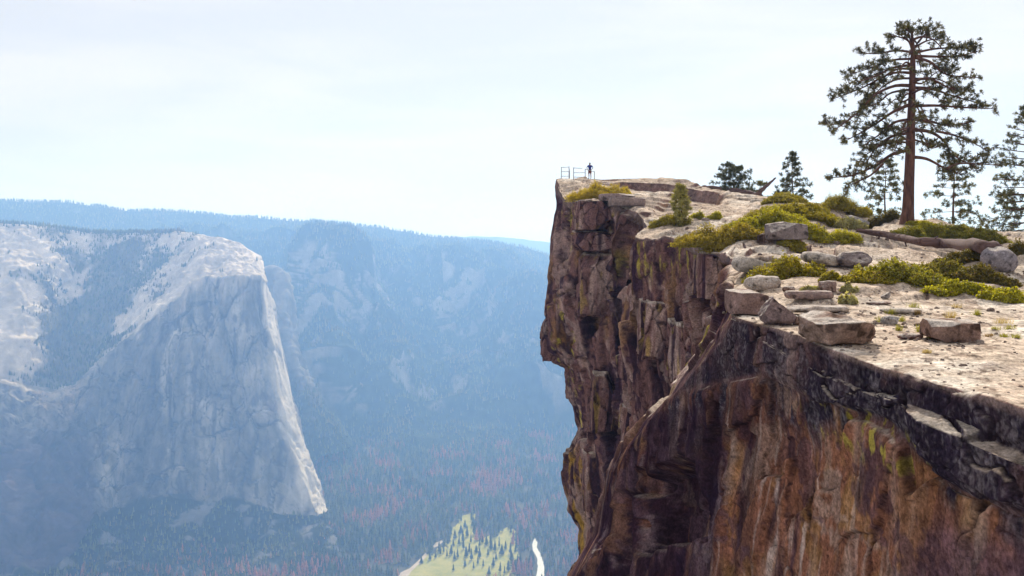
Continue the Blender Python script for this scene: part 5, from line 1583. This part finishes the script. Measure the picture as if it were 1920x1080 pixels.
def person(px, py, Y):
    b = P3(px, py, Y)
    t = thing('person', b, 'person in a blue shirt and reddish shorts standing at the cliff tip with elbows out', 'person', rz=0.25)
    V, E, Rd = [], [], []
    def v(x, y, z, r, par=None):
        V.append((x, y, z)); Rd.append(r)
        if par is not None:
            E.append((par, len(V) - 1))
        return len(V) - 1
    pel = v(0, 0, 0.93, (0.15, 0.105))
    sp = v(0, 0.01, 1.12, (0.135, 0.095), pel)
    ch = v(0, 0.0, 1.34, (0.155, 0.105), sp)
    nk = v(0, -0.005, 1.48, 0.058, ch)
    hd0 = v(0, 0.015, 1.56, (0.07, 0.085), nk)
    hd1 = v(0, 0.012, 1.655, (0.078, 0.096), hd0)
    v(0, 0.0, 1.74, (0.05, 0.065), hd1)
    v(0, 0.115, 1.60, 0.014, hd0)                                     # nose
    for s in (-1, 1):
        v(s * 0.083, -0.01, 1.615, (0.012, 0.02), hd1)                # ears
        hp = v(s * 0.095, 0, 0.86, 0.095, pel)
        kn = v(s * 0.11, 0.02, 0.49, 0.06, hp)
        cf = v(s * 0.112, -0.015, 0.33, 0.055, kn)
        an = v(s * 0.115, -0.02, 0.09, 0.038, cf)
        ft = v(s * 0.125, 0.07, 0.045, (0.042, 0.034), an)
        v(s * 0.13, 0.16, 0.035, (0.038, 0.024), ft)
        sh = v(s * 0.185, 0, 1.405, 0.062, ch)
        el = v(s * 0.36, -0.03, 1.19, 0.044, sh)
        wr = v(s * 0.25, 0.10, 1.02, 0.030, el)
        pm = v(s * 0.215, 0.135, 0.985, (0.038, 0.02), wr)
        for k, (dx, ln) in enumerate(((-0.026, 0.062), (-0.009, 0.072), (0.009, 0.068), (0.026, 0.054))):
            f1_ = v(s * (0.195 + dx * 0.4), 0.155 + dx, 0.962, 0.0095, pm)
            f2_ = v(s * (0.175 + dx * 0.4), 0.165 + dx, 0.962 - ln * 0.5, 0.0085, f1_)
            v(s * (0.165 + dx * 0.4), 0.150 + dx, 0.962 - ln, 0.0075, f2_)
        th = v(s * 0.20, 0.105, 0.965, 0.011, pm)
        v(s * 0.175, 0.10, 0.945, 0.009, th)
    skin_mesh('body', V, E, Rd, m_skin, t)
    # clothing
    sv = [(0, 0, 0.92), (0, 0.01, 1.12), (0, 0, 1.34), (0, -0.005, 1.455)]
    se = [(0, 1), (1, 2), (2, 3)]; sr = [(0.172, 0.128), (0.158, 0.118), (0.178, 0.128), (0.08, 0.075)]
    for s in (-1, 1):
        i = len(sv); sv += [(s * 0.19, 0, 1.405), (s * 0.30, -0.02, 1.27)]; se += [(2, i), (i, i + 1)]; sr += [0.082, 0.074]
    skin_mesh('shirt', sv, se, sr, m_shirt, t)
    hv2 = [(0, 0, 0.95)]; he = []; hr = [(0.162, 0.118)]
    for s in (-1, 1):
        i = len(hv2); hv2 += [(s * 0.097, 0, 0.84), (s * 0.108, 0.015, 0.52)]; he += [(0, i), (i, i + 1)]; hr += [0.112, 0.095]
    skin_mesh('shorts', hv2, he, hr, m_short, t)
    skin_mesh('hair', [(0, -0.025, 1.60), (0, -0.012, 1.70), (0, 0.01, 1.765)], [(0, 1), (1, 2)], [(0.078, 0.078), (0.086, 0.098), (0.05, 0.065)], m_hair, t)
    for s in (-1, 1):
        skin_mesh('shoe', [(s * 0.115, -0.04, 0.05), (s * 0.123, 0.06, 0.045), (s * 0.131, 0.165, 0.036)], [(0, 1), (1, 2)], [(0.05, 0.05), (0.05, 0.044), (0.044, 0.03)], m_shoe, t, sub=1)
    return t


person(1106, 335, 108.5)
